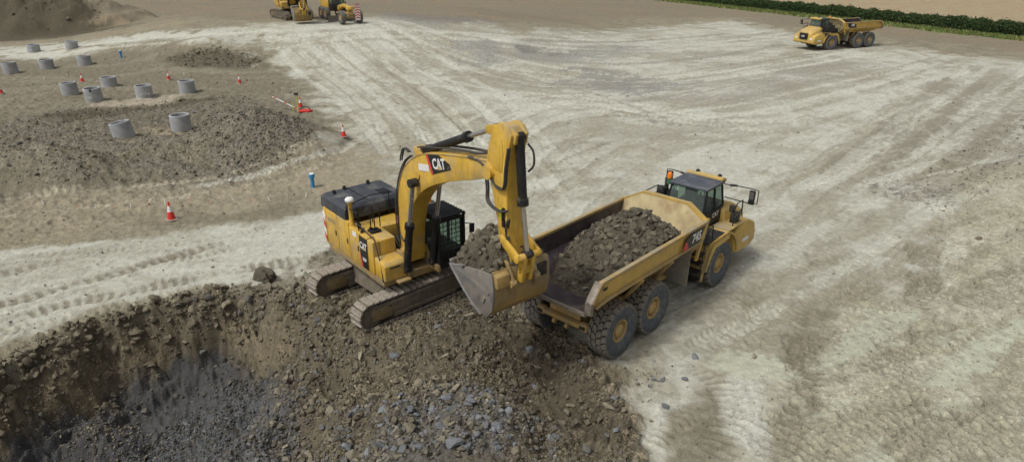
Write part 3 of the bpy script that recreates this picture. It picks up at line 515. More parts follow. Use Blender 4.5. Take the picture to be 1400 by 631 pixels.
# ================================================================== articulated dump truck
def badge_logo(parent, o, u, v, w, h, poly, word, tsize, slab=BLACK, tri=True, tcol=WHITE, red=None, shear=0., cx=.82, off=(0, 0), bold=.008):
    m = frame(o, u, v)
    p = MB().prism(poly, -.012, .004, 'z').obj('badge', slab, parent, mtx=m)
    if red: MB().prism(red, .004, .009, 'z').obj('badge_stripe', REDREF, p)
    t = text_mesh(word, tsize, tcol, .004, bold, shear, cx); link('lettering', t, p, Matrix.Translation((off[0], off[1], .012)))
    if tri: MB().prism([(off[0]-tsize*.26, off[1]-tsize*.36), (off[0]+tsize*.28, off[1]-tsize*.36), (off[0]+tsize*.01, off[1]-tsize*.02)], .014, .020, 'z').obj('emblem_triangle', YELT, p)
    return p
def tyre_meshes(Rr, Wd, rim, name, hub=YEL2):
    k = Wd/2; prof = [(rim, -k*.70), (rim+.06, -k*.86), (rim+(Rr-rim)*.5, -k*1.0), (Rr*.90, -k*.97), (Rr*.955, -k*.86), (Rr*.962, -k*.4), (Rr*.962, k*.4), (Rr*.955, k*.86), (Rr*.90, k*.97), (rim+(Rr-rim)*.5, k*1.0), (rim+.06, k*.86), (rim, k*.70)]
    ty = MB().lathe(prof[:5], 44).lathe(prof[7:], 44).mesh('tyre', RUB, ang=50)
    b = MB(); n = 22
    for row, (yc, w_) in enumerate(((-.76, .42), (-.26, .44), (.26, .44), (.76, .42))):
        for i in range(n):
            a0 = 2*math.pi*(i+(row % 2)*.5)/n; da = 2*math.pi/n*.43; sl = da*.30*(1 if row < 2 else -1); y0, y1 = (yc-w_/2)*k, (yc+w_/2)*k
            hexa = [(a0-da+sl, y0), (a0+da*.75+sl, y0), (a0+da*1.1, (y0+y1)/2), (a0+da*.75-sl, y1), (a0-da-sl, y1), (a0-da*.70, (y0+y1)/2)]
            lo = []; hi = []
            for a, y in hexa:
                edge = abs(y)/k; r0 = Rr*(.955 if edge < .8 else .90); r1 = Rr*(1.0 if edge < .8 else .965)
                yy = y*(1.02 if edge > .8 else 1)
                lo.append((r0*math.cos(a), yy, r0*math.sin(a))); hi.append((r1*math.cos(a), yy*.97, r1*math.sin(a)))
            b.add(lo+hi, [(6, 7, 8, 9, 10, 11)]+[(j, (j+1) % 6, 6+(j+1) % 6, 6+j) for j in range(6)])
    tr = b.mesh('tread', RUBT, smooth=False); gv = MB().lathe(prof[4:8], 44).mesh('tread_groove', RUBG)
    h = MB(); h.lathe([(rim+.015, k*.72), (rim+.03, k*.80), (rim-.02, k*.80), (rim-.05, k*.55), (rim*.62, k*.50), (rim*.60, k*.72), (rim*.45, k*.80), (.0, k*.82)], 32); h.lathe([(rim+.015, -k*.72), (rim+.03, -k*.80), (rim-.02, -k*.80), (rim-.06, -k*.2), (.0, -k*.2)], 32)
    hm = h.mesh('wheel', hub, ang=30)
    bo = MB()
    for i in range(12):
        a = 2*math.pi*i/12; p = (rim*.78*math.cos(a), k*.49, rim*.78*math.sin(a)); bo.cyl(p, (p[0], k*.58, p[2]), .022, 6)
    bm_ = bo.mesh('rim_bolts', DARKM)
    return hm, ty, tr, bm_, gv
def put_wheel(parent, ms, x, y, z, rz=0, spin=0.):
    m = Matrix.Translation((x, y, z)) @ Matrix.Rotation(rz+(math.pi if y < 0 else 0), 4, 'Z') @ Matrix.Rotation(spin, 4, 'Y')
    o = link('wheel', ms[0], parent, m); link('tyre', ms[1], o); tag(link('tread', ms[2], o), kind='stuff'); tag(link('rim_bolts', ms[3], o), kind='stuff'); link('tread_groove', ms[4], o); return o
TYRES = tyre_meshes(.92, .72, .36, 'truck')
def make_truck(loc, yaw):
    t = empty('dump_truck', loc, yaw)
    sp = 0
    for x in (0, 1.95, 6.55):
        for y in (-1.34, 1.34): sp += .37; put_wheel(t, TYRES, x, y, .91, 0, sp)
    # --- rear frame, axles, suspension
    b = MB(); b.bx(-.75, 4.6, -.62, -.42, .95, 1.45); b.bx(-.75, 4.6, .42, .62, .95, 1.45); b.bx(-.75, -.55, -.62, .62, 1.0, 1.4); b.bx(1.6, 1.9, -.6, .6, 1.0, 1.4); b.bx(4.1, 4.6, -.6, .6, .8, 1.5)
    b.obj('rear_frame', YEL2, t, .02)
    for x in (0, 1.95, 6.55):
        a = MB(); a.cyl((x, -1.2, .91), (x, 1.2, .91), .17, 14); a.lathe([(.0, -.38), (.30, -.3), (.40, -.1), (.40, .1), (.30, .3), (0, .38)], 16, (x, 0, .91)); a.cyl((x-.5, 0, .91), (x-.35, 0, .91), .16, 12)
        a.obj('axle', YEL2, t)
    a = MB()
    for y in (-.85, .85): a.prism([(-.3, 1.0), (.97, 1.45), (2.25, 1.0), (2.25, .8), (.97, 1.1), (-.3, .8)], y-.09, y+.09); 
    a.obj('walking_beam', YEL2, t, .02)
    for y in (-.25, .25):
        a = MB(); a.cyl((-.62, y, 1.02), (-.95, y, .95), .05, 8); a.cyl((-.95, y-.05, .95), (-.95, y+.05, .95), .09, 10); a.obj('tow_eye', YEL2, t)
    a = MB(); a.bx(-.98, -.76, -.9, .9, 1.05, 1.2); a.bx(-.95, -.75, -1.0, -.72, .98, 1.24); a.bx(-.95, -.75, .72, 1.0, .98, 1.24); a.obj('rear_crossbeam', YEL2, t, .02)
    for y in (-.85, .85):
        a = MB(); a.bx(-.99, -.952, y-.1, y+.1, 1.05, 1.17); a.obj('tail_light', DARKM, t)
    # --- hitch and hoist
    a = MB(); a.cyl((4.85, 0, .75), (4.85, 0, 1.6), .22, 14); a.bx(4.5, 5.6, -.5, .5, .85, 1.4); a.cyl((4.6, -.5, 1.15), (5.6, -.55, 1.15), .07, 8); a.cyl((4.6, .5, 1.15), (5.6, .55, 1.15), .07, 8); a.obj('articulation_hitch', DARKM, t, .02)
    for y in (-.78, .78):
        a = MB(); a.cyl((2.3, y, 1.35), (3.9, y, 1.05), .12, 12); a.cyl((3.9, y, 1.05), (4.3, y, .98), .10, 12); a.obj('hoist_cylinder', YEL2, t)
    a = MB(); a.tube([(4.5, -.3, 1.4), (4.9, -.6, 1.7), (5.3, -.4, 1.6)], .05); a.tube([(4.5, -.1, 1.4), (4.9, -.45, 1.75), (5.4, -.2, 1.6)], .04); a.cyl((4.45, -.95, 1.28), (4.75, -.8, 1.32), .12, 12); a.obj('hydraulic_hose', RED, t)
    # --- dump body
    ST = [(4.95, 3.15, 2.50, 1.92, 1.68, 1.64, 1.05), (-.35, 3.15, 2.50, 1.92, 1.68, 1.64, 1.05), (-.95, 3.15, 2.42, 2.04, 1.66, 1.62, 1.22), (-1.38, 3.12, 2.40, 2.15, 1.64, 1.60, 1.36), (-1.78, 2.62, 2.42, 2.30, 1.60, 1.58, 1.50)]
    def sect(zt, zm, zb, yt, ym, yb, o):
        h = [(yt+o, zt), (ym+o*1.0, zm-o*.4), (yb+o*.4, zb-o), (0, zb-o)]
        return h+[(-a_, b_) for a_, b_ in h[-2::-1]]
    def loft(o):
        m = MB(); n = 7; vs = []
        for x, zt, zm, zb, yt, ym, yb in ST: vs += [(x, a_, b_) for a_, b_ in sect(zt, zm, zb, yt, ym, yb, o)]
        fs = [(i*n+j, (i+1)*n+j, (i+1)*n+j+1, i*n+j+1) for i in range(len(ST)-1) for j in range(n-1)]; return m.add(vs, fs)
    body = loft(.06).obj('dump_body', YELT, t)
    loft(0).obj('body_liner', LINER, body)
    for s in (-1, 1):                                             # rails, posts and ribs of the body sides
        m = MB(); m.prism([(4.95, 3.09), (4.95, 3.19), (-1.36, 3.19), (-1.80, 2.66), (-1.72, 2.58), (-1.30, 3.09)], s*1.655, s*1.80); m.obj('side_rail', YEL2, body, .012)
        m = MB(); m.prism([(-1.30, 3.10), (-1.38, 3.19), (-1.83, 2.66), (-1.86, 2.28), (-1.74, 2.24), (-1.70, 2.60)], s*1.54, s*1.78); m.obj('tail_post', RAILM, body, .012)
        m = MB(); m.prism([(4.75, 2.52), (-.98, 2.52), (-1.55, 2.42), (-1.55, 2.36), (-.95, 2.42), (4.75, 2.42)], s*1.66, s*1.765); m.obj('lower_rail', YEL2, body, .012)
        for x in (.9, 2.7, 4.3):
            m = MB(); m.prism([(s*1.72, 2.44), (s*1.16, 1.66), (s*1.05, 1.56), (s*1.18, 1.52), (s*1.78, 2.36)], x-.07, x+.07, 'x'); m.obj('body_rib', YEL2, body, .01)
        m = MB(); m.bx(-1.25, -1.05, s*1.752, s*1.768, 2.85, 2.93); m.obj('side_marker', DARKM, body)
    m = MB(); m.prism([(-1.80, 2.30), (-1.86, 2.30), (-1.86, 2.18), (-1.62, 2.12), (-1.60, 2.20)], -1.56, 1.56); m.obj('tail_lip', RAILM, body, .01)
    hb = [(-1.70, 3.17), (-.92, 3.60), (.92, 3.60), (1.70, 3.17), (1.66, 2.5), (1.06, 1.74), (-1.06, 1.74), (-1.66, 2.5)]
    m = MB(); n = 8
    def hx_(z): return 4.42+(z-1.74)/(3.6-1.74)*.52
    m.add([(hx_(z), y, z) for y, z in hb]+[(hx_(z)+.07, y, z) for y, z in hb], [tuple(range(8)), tuple(range(15, 7, -1))]+[(i, (i+1) % 8, 8+(i+1) % 8, 8+i) for i in range(8)])
    m.obj('headboard', HEADB, body)
    m = MB()                                                      # folded flange round the headboard top
    for i in range(3):
        (y0, z0), (y1, z1) = hb[i], hb[i+1]; x0, x1 = hx_(z0), hx_(z1)
        if i != 1 : pass
        m.add([(x0-.02, y0, z0+.02), (x1-.02, y1, z1+.02), (x1+.26, y1, z1-.02), (x0+.26, y0, z0-.02), (x0-.02, y0, z0-.06), (x1-.02, y1, z1-.06), (x1+.26, y1, z1-.10), (x0+.26, y0, z0-.10)], [(0, 1, 2, 3), (7, 6, 5, 4), (0, 4, 5, 1), (2, 6, 7, 3), (0, 3, 7, 4), (1, 5, 6, 2)])
    m.obj('headboard_flange', YELT, body)
    for y_ in (-1.65, 1.65): MB().prism([(4.50, 1.74), (4.62, 1.74), (5.22, 3.15), (4.95, 3.2)], y_-.05, y_+.05).obj('headboard_gusset', YELT, body, .01)
    for s in (-1, 1):
        P = (4.02 if s < 0 else 3.75, s*1.802, 2.83); u = (1, 0, 0) if s < 0 else (-1, 0, 0)
        q = [(-.80, -.26), (.32, -.26), (.66, .20), (.66, .25), (-.15, .25), (-.62, .12)] if s < 0 else [(-.66, -.05), (-.66, .25), (.15, .25), (.62, .12), (.80, -.26), (-.32, -.26)]
        red = [(-.80, -.26), (-.42, -.26), (-.52, .0), (-.66, .05)] if s < 0 else None
        badge_logo(body, P, u, (0, 0, 1), 0, 0, q, '745', .44, tri=False, red=red, shear=.15, cx=.95, off=(.08, 0), bold=.012)
    for s in (-1, 1):
        m = MB(); m.prism([(4.02, 2.42), (4.06, 2.42), (4.0, .95), (3.96, .95)], s*.78, s*1.70); m.obj('mud_flap', FLAP, t)
    # --- tractor: frame, fenders, deck, steps
    m = MB(); m.bx(5.3, 9.3, -.5, .5, .75, 1.3); m.bx(5.6, 9.2, -.75, .75, 1.25, 2.0); m.obj('front_frame', DARKM, t, .02)
    for s in (-1, 1):
        y0, y1 = (s*.78, s*1.70); m = MB(); o_ = [(5.22, 1.02), (5.50, 1.75), (5.80, 2.02), (7.05, 2.08), (7.50, 1.86), (7.78, 1.50), (7.95, 1.05)]; i_ = [(5.34, 1.00), (5.60, 1.70), (5.85, 1.95), (7.02, 2.01), (7.44, 1.80), (7.70, 1.46), (7.86, 1.02)]
        for a_, b_, c_, d_ in zip(o_[:-1], o_[1:], i_[1:], i_[:-1]): m.prism([a_, b_, c_, d_], y0, y1)
        m.prism([(5.22, 1.02), (5.50, 1.75), (5.80, 2.02), (7.05, 2.08), (7.05, 1.80), (6.0, 1.75), (5.72, 1.45), (5.42, .98)], s*1.64, s*1.70)
        m.obj('fender', YELT, t)
        for k_, z_ in enumerate((.72, 1.05, 1.38, 1.70)):
            m = MB(); m.bx(4.86+.05*k_, 5.22+.05*k_, s*1.15, s*1.6, z_-.03, z_+.03); m.obj('step', DARKM, t)
        m = MB(); m.prism([(4.84, .62), (4.92, .62), (5.16, 1.8), (5.06, 1.8)], s*1.10, s*1.15); m.prism([(5.18, .62), (5.30, .62), (5.56, 1.8), (5.44, 1.8)], s*1.58, s*1.63); m.obj('step_frame', YEL2, t)
        m = MB(); m.tube([(5.0, s*1.64, 1.0), (5.1, s*1.66, 1.9), (5.42, s*1.6, 2.55), (5.85, s*1.55, 2.65), (5.9, s*1.55, 2.1)], .022); m.tube([(5.25, s*1.62, 2.3), (5.5, s*1.62, 2.1)], .02); m.obj('handrail', BLACK, t)
        m = MB(); m.tube([(7.5, s*1.55, 2.05), (7.5, s*1.55, 2.75), (7.7, s*1.55, 3.0), (8.25, s*1.50, 2.95), (8.3, s*1.50, 2.35)], .024); m.tube([(7.5, s*1.55, 2.4), (8.3, s*1.50, 2.6)], .02); m.obj('handrail', BLACK, t)
        m = MB(); m.bx(7.75, 8.15, s*1.28, s*1.52, 2.06, 2.5); m.cyl((7.95, s*1.25, 2.5), (7.95, s*1.25, 2.75), .12, 12); m.obj('tank_fittings', DARKM, t, .02)
    m = MB(); m.bx(5.45, 8.0, -1.6, 1.6, 2.0, 2.07); m.obj('deck', DARKM, t, .01); m = MB(); m.bx(7.02, 8.3, -1.68, -.95, 2.075, 2.12); m.bx(7.02, 8.3, .95, 1.68, 2.075, 2.12); m.obj('deck_plate', YEL2, t, .01)
    # --- engine hood, nose, bumper, grille, lamps
    hd_ = [(7.72, 2.02, 2.72, 1.02), (8.25, 2.0, 2.72, 1.08), (8.95, 1.4, 2.48, 1.12), (9.45, 1.25, 2.26, 1.05), (9.58, 1.25, 2.12, 1.00)]
    m = MB(); vs = []
    for x, zb, zt, y in hd_: vs += [(x, -y-.12, zb), (x, -y, zt-.22), (x, -y+.30, zt), (x, y-.30, zt), (x, y, zt-.22), (x, y+.12, zb)]
    fs = [(i*6+j, (i+1)*6+j, (i+1)*6+j+1, i*6+j+1) for i in range(4) for j in range(5)]+[tuple(range(6)), tuple(range(29, 23, -1))]; m.add(vs, fs).obj('engine_hood', YELT, t, .03)
    m = MB(); m.prism([(7.80, .95), (7.62, 1.62), (7.95, 2.06), (8.9, 2.0), (9.45, 1.72), (9.62, 1.30), (9.60, .95), (9.2, .78), (8.1, .80)], -1.62, 1.62); m.obj('nose_cowl', YELT, t, .06, seg=3)
    m = MB(); m.prism([(9.40, 1.28), (9.70, 1.30), (9.66, 1.98), (9.52, 2.08), (9.36, 2.08)], -.62, .62); gr = m.obj('grille', BLACK, t, .02)
    for i in range(6): MB().box((9.70, 0, 1.36+i*.1), (.03, 1.1, .035)).obj('grille_bar', GUARD, gr)
    link('lettering', text_mesh('CAT', .26, WHITE, .004, .006), gr, frame((9.722, 0, 1.66), (0, 1, 0), (-.06, 0, 1)))
    for s in (-1, 1):
        m = MB(); m.box((9.58, s*1.15, 1.42), (.10, .30, .20)); m.obj('headlight', WHITE, t, .02)
        m = MB(); m.box((8.7, s*1.626, 1.22), (.55, .008, .16)); m.obj('registration_plate', WHITE, t)
    # --- cab
    cab = MB().bx(6.38, 7.98, -.88, .80, 2.08, 2.72).obj('cab', BLACK, t, .03)
    m = MB()
    for (x0, y0, x1, y1) in ((6.44, -.84, 6.62, -.78), (6.44, .76, 6.62, .68), (7.94, -.84, 7.80, -.78), (7.94, .76, 7.80, .68), (7.18, -.86, 7.18, -.80)): MB().tube([(x0, y0, 2.70), (x1, y1, 3.58)], .045, 6).obj('window_pillar', GUARD, cab)
    m = MB(); m.bx(6.50, 7.92, -.86, .76, 3.56, 3.68); rf = m.obj('cab_roof', ROOFM, cab, .04)
    for i in range(7): MB().box((6.66+i*.17, -.05, 3.69), (.05, 1.44, .03)).obj('roof_rib', ROOFM, rf)
    m = MB(); m.prism([(7.74, 3.60), (7.74, 3.77), (7.92, 3.79), (8.14, 3.68), (8.14, 3.56)], -.80, .72); m.obj('sun_visor', YELT, rf, .03)
    for y in (-.58, .35): MB().lathe([(.09, 3.75), (.09, 3.80), (.05, 3.86), (0, 3.87)], 12, (7.95, y, 0), 'z').obj('roof_lamp', GUARD, rf)
    def pane(name, q): MB().add(q, [(0, 1, 2, 3)]).obj(name, GLASS, cab, smooth=False)
    pane('rear_window', [(6.43, -.78, 2.74), (6.43, .70, 2.74), (6.60, .66, 3.55), (6.60, -.74, 3.55)]); pane('windscreen', [(7.96, -.78, 2.74), (7.96, .70, 2.74), (7.82, .66, 3.55), (7.82, -.74, 3.55)])
    for s, y0, y1 in ((-1, -.85, -.79), (1, .77, .70)):
        pane('side_window', [(6.50, y0, 2.74), (7.14, y0, 2.74), (7.14, y1, 3.55), (6.64, y1, 3.55)]); pane('side_window', [(7.22, y0, 2.74), (7.90, y0, 2.74), (7.78, y1, 3.55), (7.22, y1, 3.55)])
    dr = MB().prism([(6.52, 2.16), (7.70, 2.16), (7.86, 2.70), (6.52, 2.70)], -.90, -.883).obj('door', BLACK, cab); MB().bx(6.6, 6.75, -.925, -.90, 2.52, 2.56).obj('door_handle', GUARD, dr)
    link('lettering', text_mesh('CAT', .26, WHITE, .003, .005), dr, frame((7.28, -.906, 2.48), (1, 0, 0), (0, 0, 1)))
    m = MB(); m.bx(6.85, 7.35, -.30, .25, 2.72, 2.90); m.bx(6.78, 6.92, -.28, .22, 2.9, 3.42); m.bx(6.79, 6.90, -.14, .1, 3.42, 3.55); m.obj('seat', SEAT, cab, .04)
    m = MB(); m.lathe([(.18, -.015), (.20, 0), (.18, .015), (.165, 0), (.18, -.015)], 16, (7.6, -.03, 3.05), 'x'); m.cyl((7.6, -.03, 3.05), (7.85, -.03, 2.75), .03, 6); m.obj('steering_wheel', GUARD, cab)
    m = MB(); m.bx(7.55, 7.95, -.7, .6, 2.72, 2.86); m.obj('dashboard', SEAT, cab, .03)
    # --- beside the cab: air cleaner, exhaust, rails
    m = MB(); m.bx(6.3, 7.5, .86, 1.5, 2.08, 2.95); m.cyl((6.75, 1.2, 2.9), (6.75, 1.2, 3.25), .19, 14); m.cyl((7.2, 1.25, 2.9), (7.2, 1.25, 3.5), .09, 10); m.obj('air_cleaner', DARKM, t, .03)
    m = MB(); m.bx(5.55, 6.30, -.55, 1.4, 2.08, 2.5); m.cyl((5.85, -.3, 2.5), (5.85, -.3, 2.72), .10, 10); m.cyl((6.05, .5, 2.45), (6.05, 1.1, 2.75), .12, 10); m.obj('rear_equipment_box', DARKM, t, .03)
    m = MB(); m.tube([(5.6, 1.62, 2.08), (5.6, 1.62, 3.05), (6.3, 1.62, 3.1), (7.2, 1.62, 3.1), (7.2, 1.62, 2.08)], .025); m.tube([(6.3, 1.62, 3.1), (6.3, 1.62, 2.08)], .022); m.tube([(5.6, 1.62, 2.6), (7.2, 1.62, 2.6)], .02); m.obj('handrail', BLACK, t)
    m = MB(); m.cyl((6.62, .82, 3.5), (6.62, .82, 3.72), .08, 12); m.obj('green_beacon', GREEN, t); m = MB(); m.lathe([(.09, 3.72), (.10, 3.78), (.09, 3.90), (.05, 3.96), (0, 3.97)], 14, (6.62, .82, 0), 'z'); m.obj('orange_beacon', ORANGE, t)
    for s in (-1, 1):
        yr = -.80 if s < 0 else .72
        m = MB(); m.tube([(7.95, yr, 3.52), (8.1, yr+s*.35, 3.50), (8.42, s*1.72, 3.42), (8.46, s*1.98, 3.38), (8.44, s*1.98, 2.86), (8.30, s*1.70, 2.86), (7.98, yr+s*.06, 3.0)], .022); m.cyl((8.02, yr+s*.2, 3.50), (8.14, yr+s*.45, 3.50), .045, 8)
        ma = m.obj('mirror_arm', GUARD, t)
        m = MB(); m.box((8.38, s*1.78, 3.18), (.13, .22, .36)); m.box((8.36, s*1.78, 2.90), (.13, .22, .17)); m.obj('mirror', GUARD, ma, .02); m = MB(); m.box((8.31, s*1.78, 3.18), (.006, .18, .30)); m.obj('mirror_glass', CHROME, ma)
    return t
truck = make_truck((TRUCK[0], TRUCK[1], 0), TRUCK_YAW)
tag(truck, 'large yellow articulated dump truck heaped with soil, parked beside the digging excavator', 'dump truck')
FT = on_ground(1186, 73.5)
ftruck = copy_tree(truck); ftruck.location = (44.35, 89.9, zat(42, 89)+.02); ftruck.rotation_euler = (0, 0, 3.572)
tag(ftruck, 'smaller looking distant yellow dump truck with an empty body, driving left below the hedge', 'dump truck')
# ================================================================== crawler excavator
def arc_pts(c, r, a0, a1, n): return [(c[0]+r*math.cos(a0+(a1-a0)*i/n), c[1]+r*math.sin(a0+(a1-a0)*i/n)) for i in range(n+1)]
def track_path(L, h, n):                                        # stadium in x,z with slightly lower idler/sprocket ends
    r = h/2; s = L/2-r; per = 4*s+2*math.pi*r; out = []
    for i in range(n):
        d = per*i/n
        if d < 2*s: p = (-s+d, h-.03*math.sin(math.pi*d/(2*s)), 0)
        elif d < 2*s+math.pi*r: a = math.pi/2-(d-2*s)/r; p = (s+r*math.cos(a), r+r*math.sin(a), a-math.pi/2)
        elif d < 4*s+math.pi*r: p = (s-(d-2*s-math.pi*r), 0, math.pi)
        else: a = -math.pi/2-(d-4*s-math.pi*r)/r; p = (-s+r*math.cos(a), r+r*math.sin(a), a-math.pi/2)
        out.append(p)
    return out
def shoe_mesh(pitch, w):
    m = MB(); m.bx(-pitch/2+.01, pitch/2-.05, -w/2, w/2, -.04, .0)
    m.prism([(pitch/2-.095, 0), (pitch/2-.055, 0), (pitch/2-.06, .05), (pitch/2-.08, .05)], -w/2, w/2); m.prism([(-.03, 0), (0, 0), (-.005, .022), (-.02, .022)], -w/2, w/2)
    return m.mesh('track_shoe', SHOE, smooth=False)
def make_tracks(root, yaw, gauge=2.95, L=5.4, h=1.02, w=.62):
    M0 = Matrix.Rotation(yaw, 4, 'Z'); n = 48; path = track_path(L-.08, h-.08, n); per = sum(math.hypot(path[i][0]-path[i-1][0], path[i][1]-path[i-1][1]) for i in range(n)); sm = shoe_mesh(per/n, w)
    fr = MB(); r = .40
    fr.prism([(-L/2+.62, .22), (-L/2+.45, .5), (-L/2+.62, .80), (L/2-.62, .86), (L/2-.45, .5), (L/2-.62, .22)], -.24, .24); fr.prism([(-L/2+.7, .78), (L/2-.7, .82), (L/2-.9, .93), (-L/2+.9, .90)], -.13, .13); frm = fr.mesh('track_frame', TFRAME, .03)
    sp = MB(); sp.lathe([(0, -.22), (.42, -.22), (.43, -.06), (.43, .06), (.42, .22), (.0, .22)], 24); spm = sp.mesh('end_wheel', TFRAME)
    cov = MB(); cov.prism([(-.45, .30), (.32, .24), (.38, .40), (.34, .68), (-.40, .70)], -.262, -.242); covm = cov.mesh('idler_guard', mat('mud_caked_yellow', (.26, .18, .06), .8, var=.3, dust=(.16, .135, .092), dust_amt=.75, bump=.4), .01)
    rol = MB(); rol.lathe([(0, -.20), (.13, -.20), (.13, -.06), (.10, -.05), (.10, .05), (.13, .06), (.13, .2), (0, .2)], 14); rolm = rol.mesh('roller', TFRAME)
    ch = MB(); ch.prism([(-1.5, .62), (1.6, .66), (1.6, .74), (-1.5, .70)], -.262, -.242); chm = ch.mesh('frame_flange', TFRAME)
    gd = MB(); gd.prism([(-1.35, .18), (1.35, .18), (1.30, .34), (-1.30, .34)], -.275, -.245); gdm = gd.mesh('roller_guard', TFRAME, .01)
    for s in (-1, 1):
        tr = link('track_frame', frm, root, M0 @ Matrix.Translation((0, s*gauge/2, .0)))
        for e in (-1, 1): link('end_wheel', spm, tr, Matrix.Translation((e*(L/2-.51), 0, .51)))
        link('idler_guard', covm, tr, Matrix.Translation((-L/2+.95, 0, 0))); link('frame_flange', chm, tr); link('roller_guard', gdm, tr)
        for i in range(8): link('roller', rolm, tr, Matrix.Translation((-1.75+i*.5, 0, .2)))
        MB().prism([(x*.965, (z-.51)*.86+.51) for x, z, a in path], -.2, .2).obj('track_chain', DARKM, tr)
        for x, z, a in path: link('track_shoe', sm, tr, Matrix.Translation((x, 0, z+.04)) @ Matrix.Rotation(-a, 4, 'Y'))
    cb = MB(); cb.bx(-1.1, 1.1, -1.25, 1.25, .48, .95); cb.prism([(-1.3, .5), (1.3, .5), (1.1, .98), (-1.1, .98)], -.9, .9); cb.obj('carbody', TFRAME, root, .05, M0)
    MB().lathe([(0, .9), (.95, .9), (.98, 1.22), (0, 1.22)], 32, ax='z').obj('swing_bearing', DARKM, root)
def ramp_poly(pts, w0, w1): pass
def plate_outline(pts_top, pts_bot): return pts_top+pts_bot[::-1]
def loft_xz(poly, halfw):                                      # poly in x,z; halfw scalar
    return MB().prism(poly, -halfw, halfw)
def hyd(parent, a, b, c, y, rb=.115, rr=.06):                  # barrel a->b, rod b->c in the boom plane
    P = lambda q: (q[0], y, q[1])
    m = MB(); m.cyl(P(a), P(b), rb, 16); d = Vector(P(b))-Vector(P(a)); d.normalize(); m.cyl(Vector(P(b))-d*.16, Vector(P(b))+d*.02, rb*1.28, 16); m.cyl(Vector(P(a))-d*.05, Vector(P(a))+d*.14, rb*1.12, 14); bo = m.obj('cylinder_barrel', BLACK, parent)
    m = MB(); m.cyl(P(b), P(c), rr, 14); m.obj('piston_rod', CHROME, bo)
    MB().cyl((c[0], y-.13, c[1]), (c[0], y+.13, c[1]), rr*1.9, 14).obj('rod_eye', DARKM, bo); MB().cyl((a[0], y-.13, a[1]), (a[0], y+.13, a[1]), rb, 14).obj('rod_eye', DARKM, bo)
    return bo
def make_upper(root, yaw, gps=True):
    M0 = Matrix.Rotation(yaw, 4, 'Z'); T = Matrix.Translation
    def O(mb, name, m, bev=.02, par=None, **k):
        return mb.obj(name, m, root if par is None else par, bev, M0 if par is None else None, **k)
    O(MB().prism([(-2.9, -1.25), (-2.9, 1.35), (1.55, 1.35), (1.55, -1.36), (-2.5, -1.38)], 1.22, 1.50, 'z'), 'platform', YELMUD)
    # counterweight with rounded tail
    tail = [(-2.55, -1.40), (-2.85, -1.36), (-3.08, -1.10), (-3.20, -.5), (-3.23, 0), (-3.20, .5), (-3.08, 1.05), (-2.85, 1.38), (-2.55, 1.42)]
    cw = O(MB().prism(tail, 1.38, 2.86, 'z'), 'counterweight', YEL, .05, seg=3)
    # chevron warning strip on the near tail corner
    for i in range(4):
        z0 = 1.46+i*.27
        for (p, q) in (((-2.60, -1.405), (-2.84, -1.37)), ((-2.87, -1.35), (-3.07, -1.12))):
            dx, dy = q[0]-p[0], q[1]-p[1]; l = math.hypot(dx, dy); nx, ny = dy/l*.012, -dx/l*.012
            if nx*(p[0]+2) < 0: nx, ny = -nx, -ny
            lo = 0 if p[0] > -2.8 else .12
            MB().add([(p[0]+nx, p[1]+ny, z0+lo), (q[0]+nx, q[1]+ny, z0+lo+.12), (q[0]+nx, q[1]+ny, z0+lo+.38), (p[0]+nx, p[1]+ny, z0+lo+.26), (p[0]-nx, p[1]-ny, z0+lo), (q[0]-nx, q[1]-ny, z0+lo+.12), (q[0]-nx, q[1]-ny, z0+lo+.38), (p[0]-nx, p[1]-ny, z0+lo+.26)], [(0, 1, 2, 3), (7, 6, 5, 4), (0, 4, 5, 1), (1, 5, 6, 2), (2, 6, 7, 3), (3, 7, 4, 0)]).obj('warning_stripe', REDREF if i % 2 == 0 else WHITE, cw)
    # right side: door panels in a row
    for x0, x1 in ((-2.53, -1.63), (-1.61, -.72), (-.70, .10)):
        d = O(MB().bx(x0, x1, -1.40, -1.18, 1.47, 2.84 if x1 < 0 else 2.72), 'side_door', YEL, .03)
        MB().bx(x1-.18, x1-.10, -1.415, -1.40, 2.0, 2.2).obj('door_latch', DARKM, d)
        if x0 < -2: MB().bx(x0+.15, x1-.15, -1.412, -1.40, 2.42, 2.58).obj('air_vent', YEL2, d)
    bd = O(MB().bx(.12, .62, -1.40, -1.10, 1.47, 2.72), 'side_door', YEL, .03)
    badge_logo(bd, (.36, -1.405, 2.12), (1, 0, 0), (0, 0, 1), 0, 0, [(-.28, -.62), (.24, -.62), (.26, .54), (-.28, .54)], 'CAT', .34, red=[(-.28, -.62), (-.12, -.62), (-.28, -.1)], off=(0, .20), cx=.74)
    link('lettering', text_mesh('352F', .17, WHITE, .003, .004, 0, .8), bd, frame((.37, -1.412, 1.82), (1, 0, 0), (0, 0, 1)))
    # deck behind the boom, fuel tank, front tool box
    O(MB().bx(-.95, -.02, -1.16, .55, 1.5, 2.66), 'engine_deck', YEL, .03)
    O(MB().prism([(-.02, 1.5), (1.02, 1.5), (1.02, 2.68), (-.02, 2.74)], -1.12, -.52), 'fuel_tank', YEL, .04)
    O(MB().bx(.64, 1.02, -1.40, -1.13, 1.47, 2.68), 'tank_panel', YEL, .03)
    tb = O(MB().prism([(1.04, 1.47), (1.72, 1.47), (1.72, 2.02), (1.60, 2.12), (1.04, 2.16)], -1.38, -.56), 'tool_box', YEL, .04, seg=3)
    MB().bx(1.722, 1.74, -1.2, -.8, 1.92, 1.96).obj('box_handle', DARKM, tb)
    O(MB().bx(1.04, 1.95, -1.0, -.52, 1.38, 1.46), 'front_step', YELMUD, .015)
    O(MB().bx(.0, 1.05, -.50, .55, 1.5, 1.85), 'valve_bank', DARKM, .03)
    hz_ = MB()
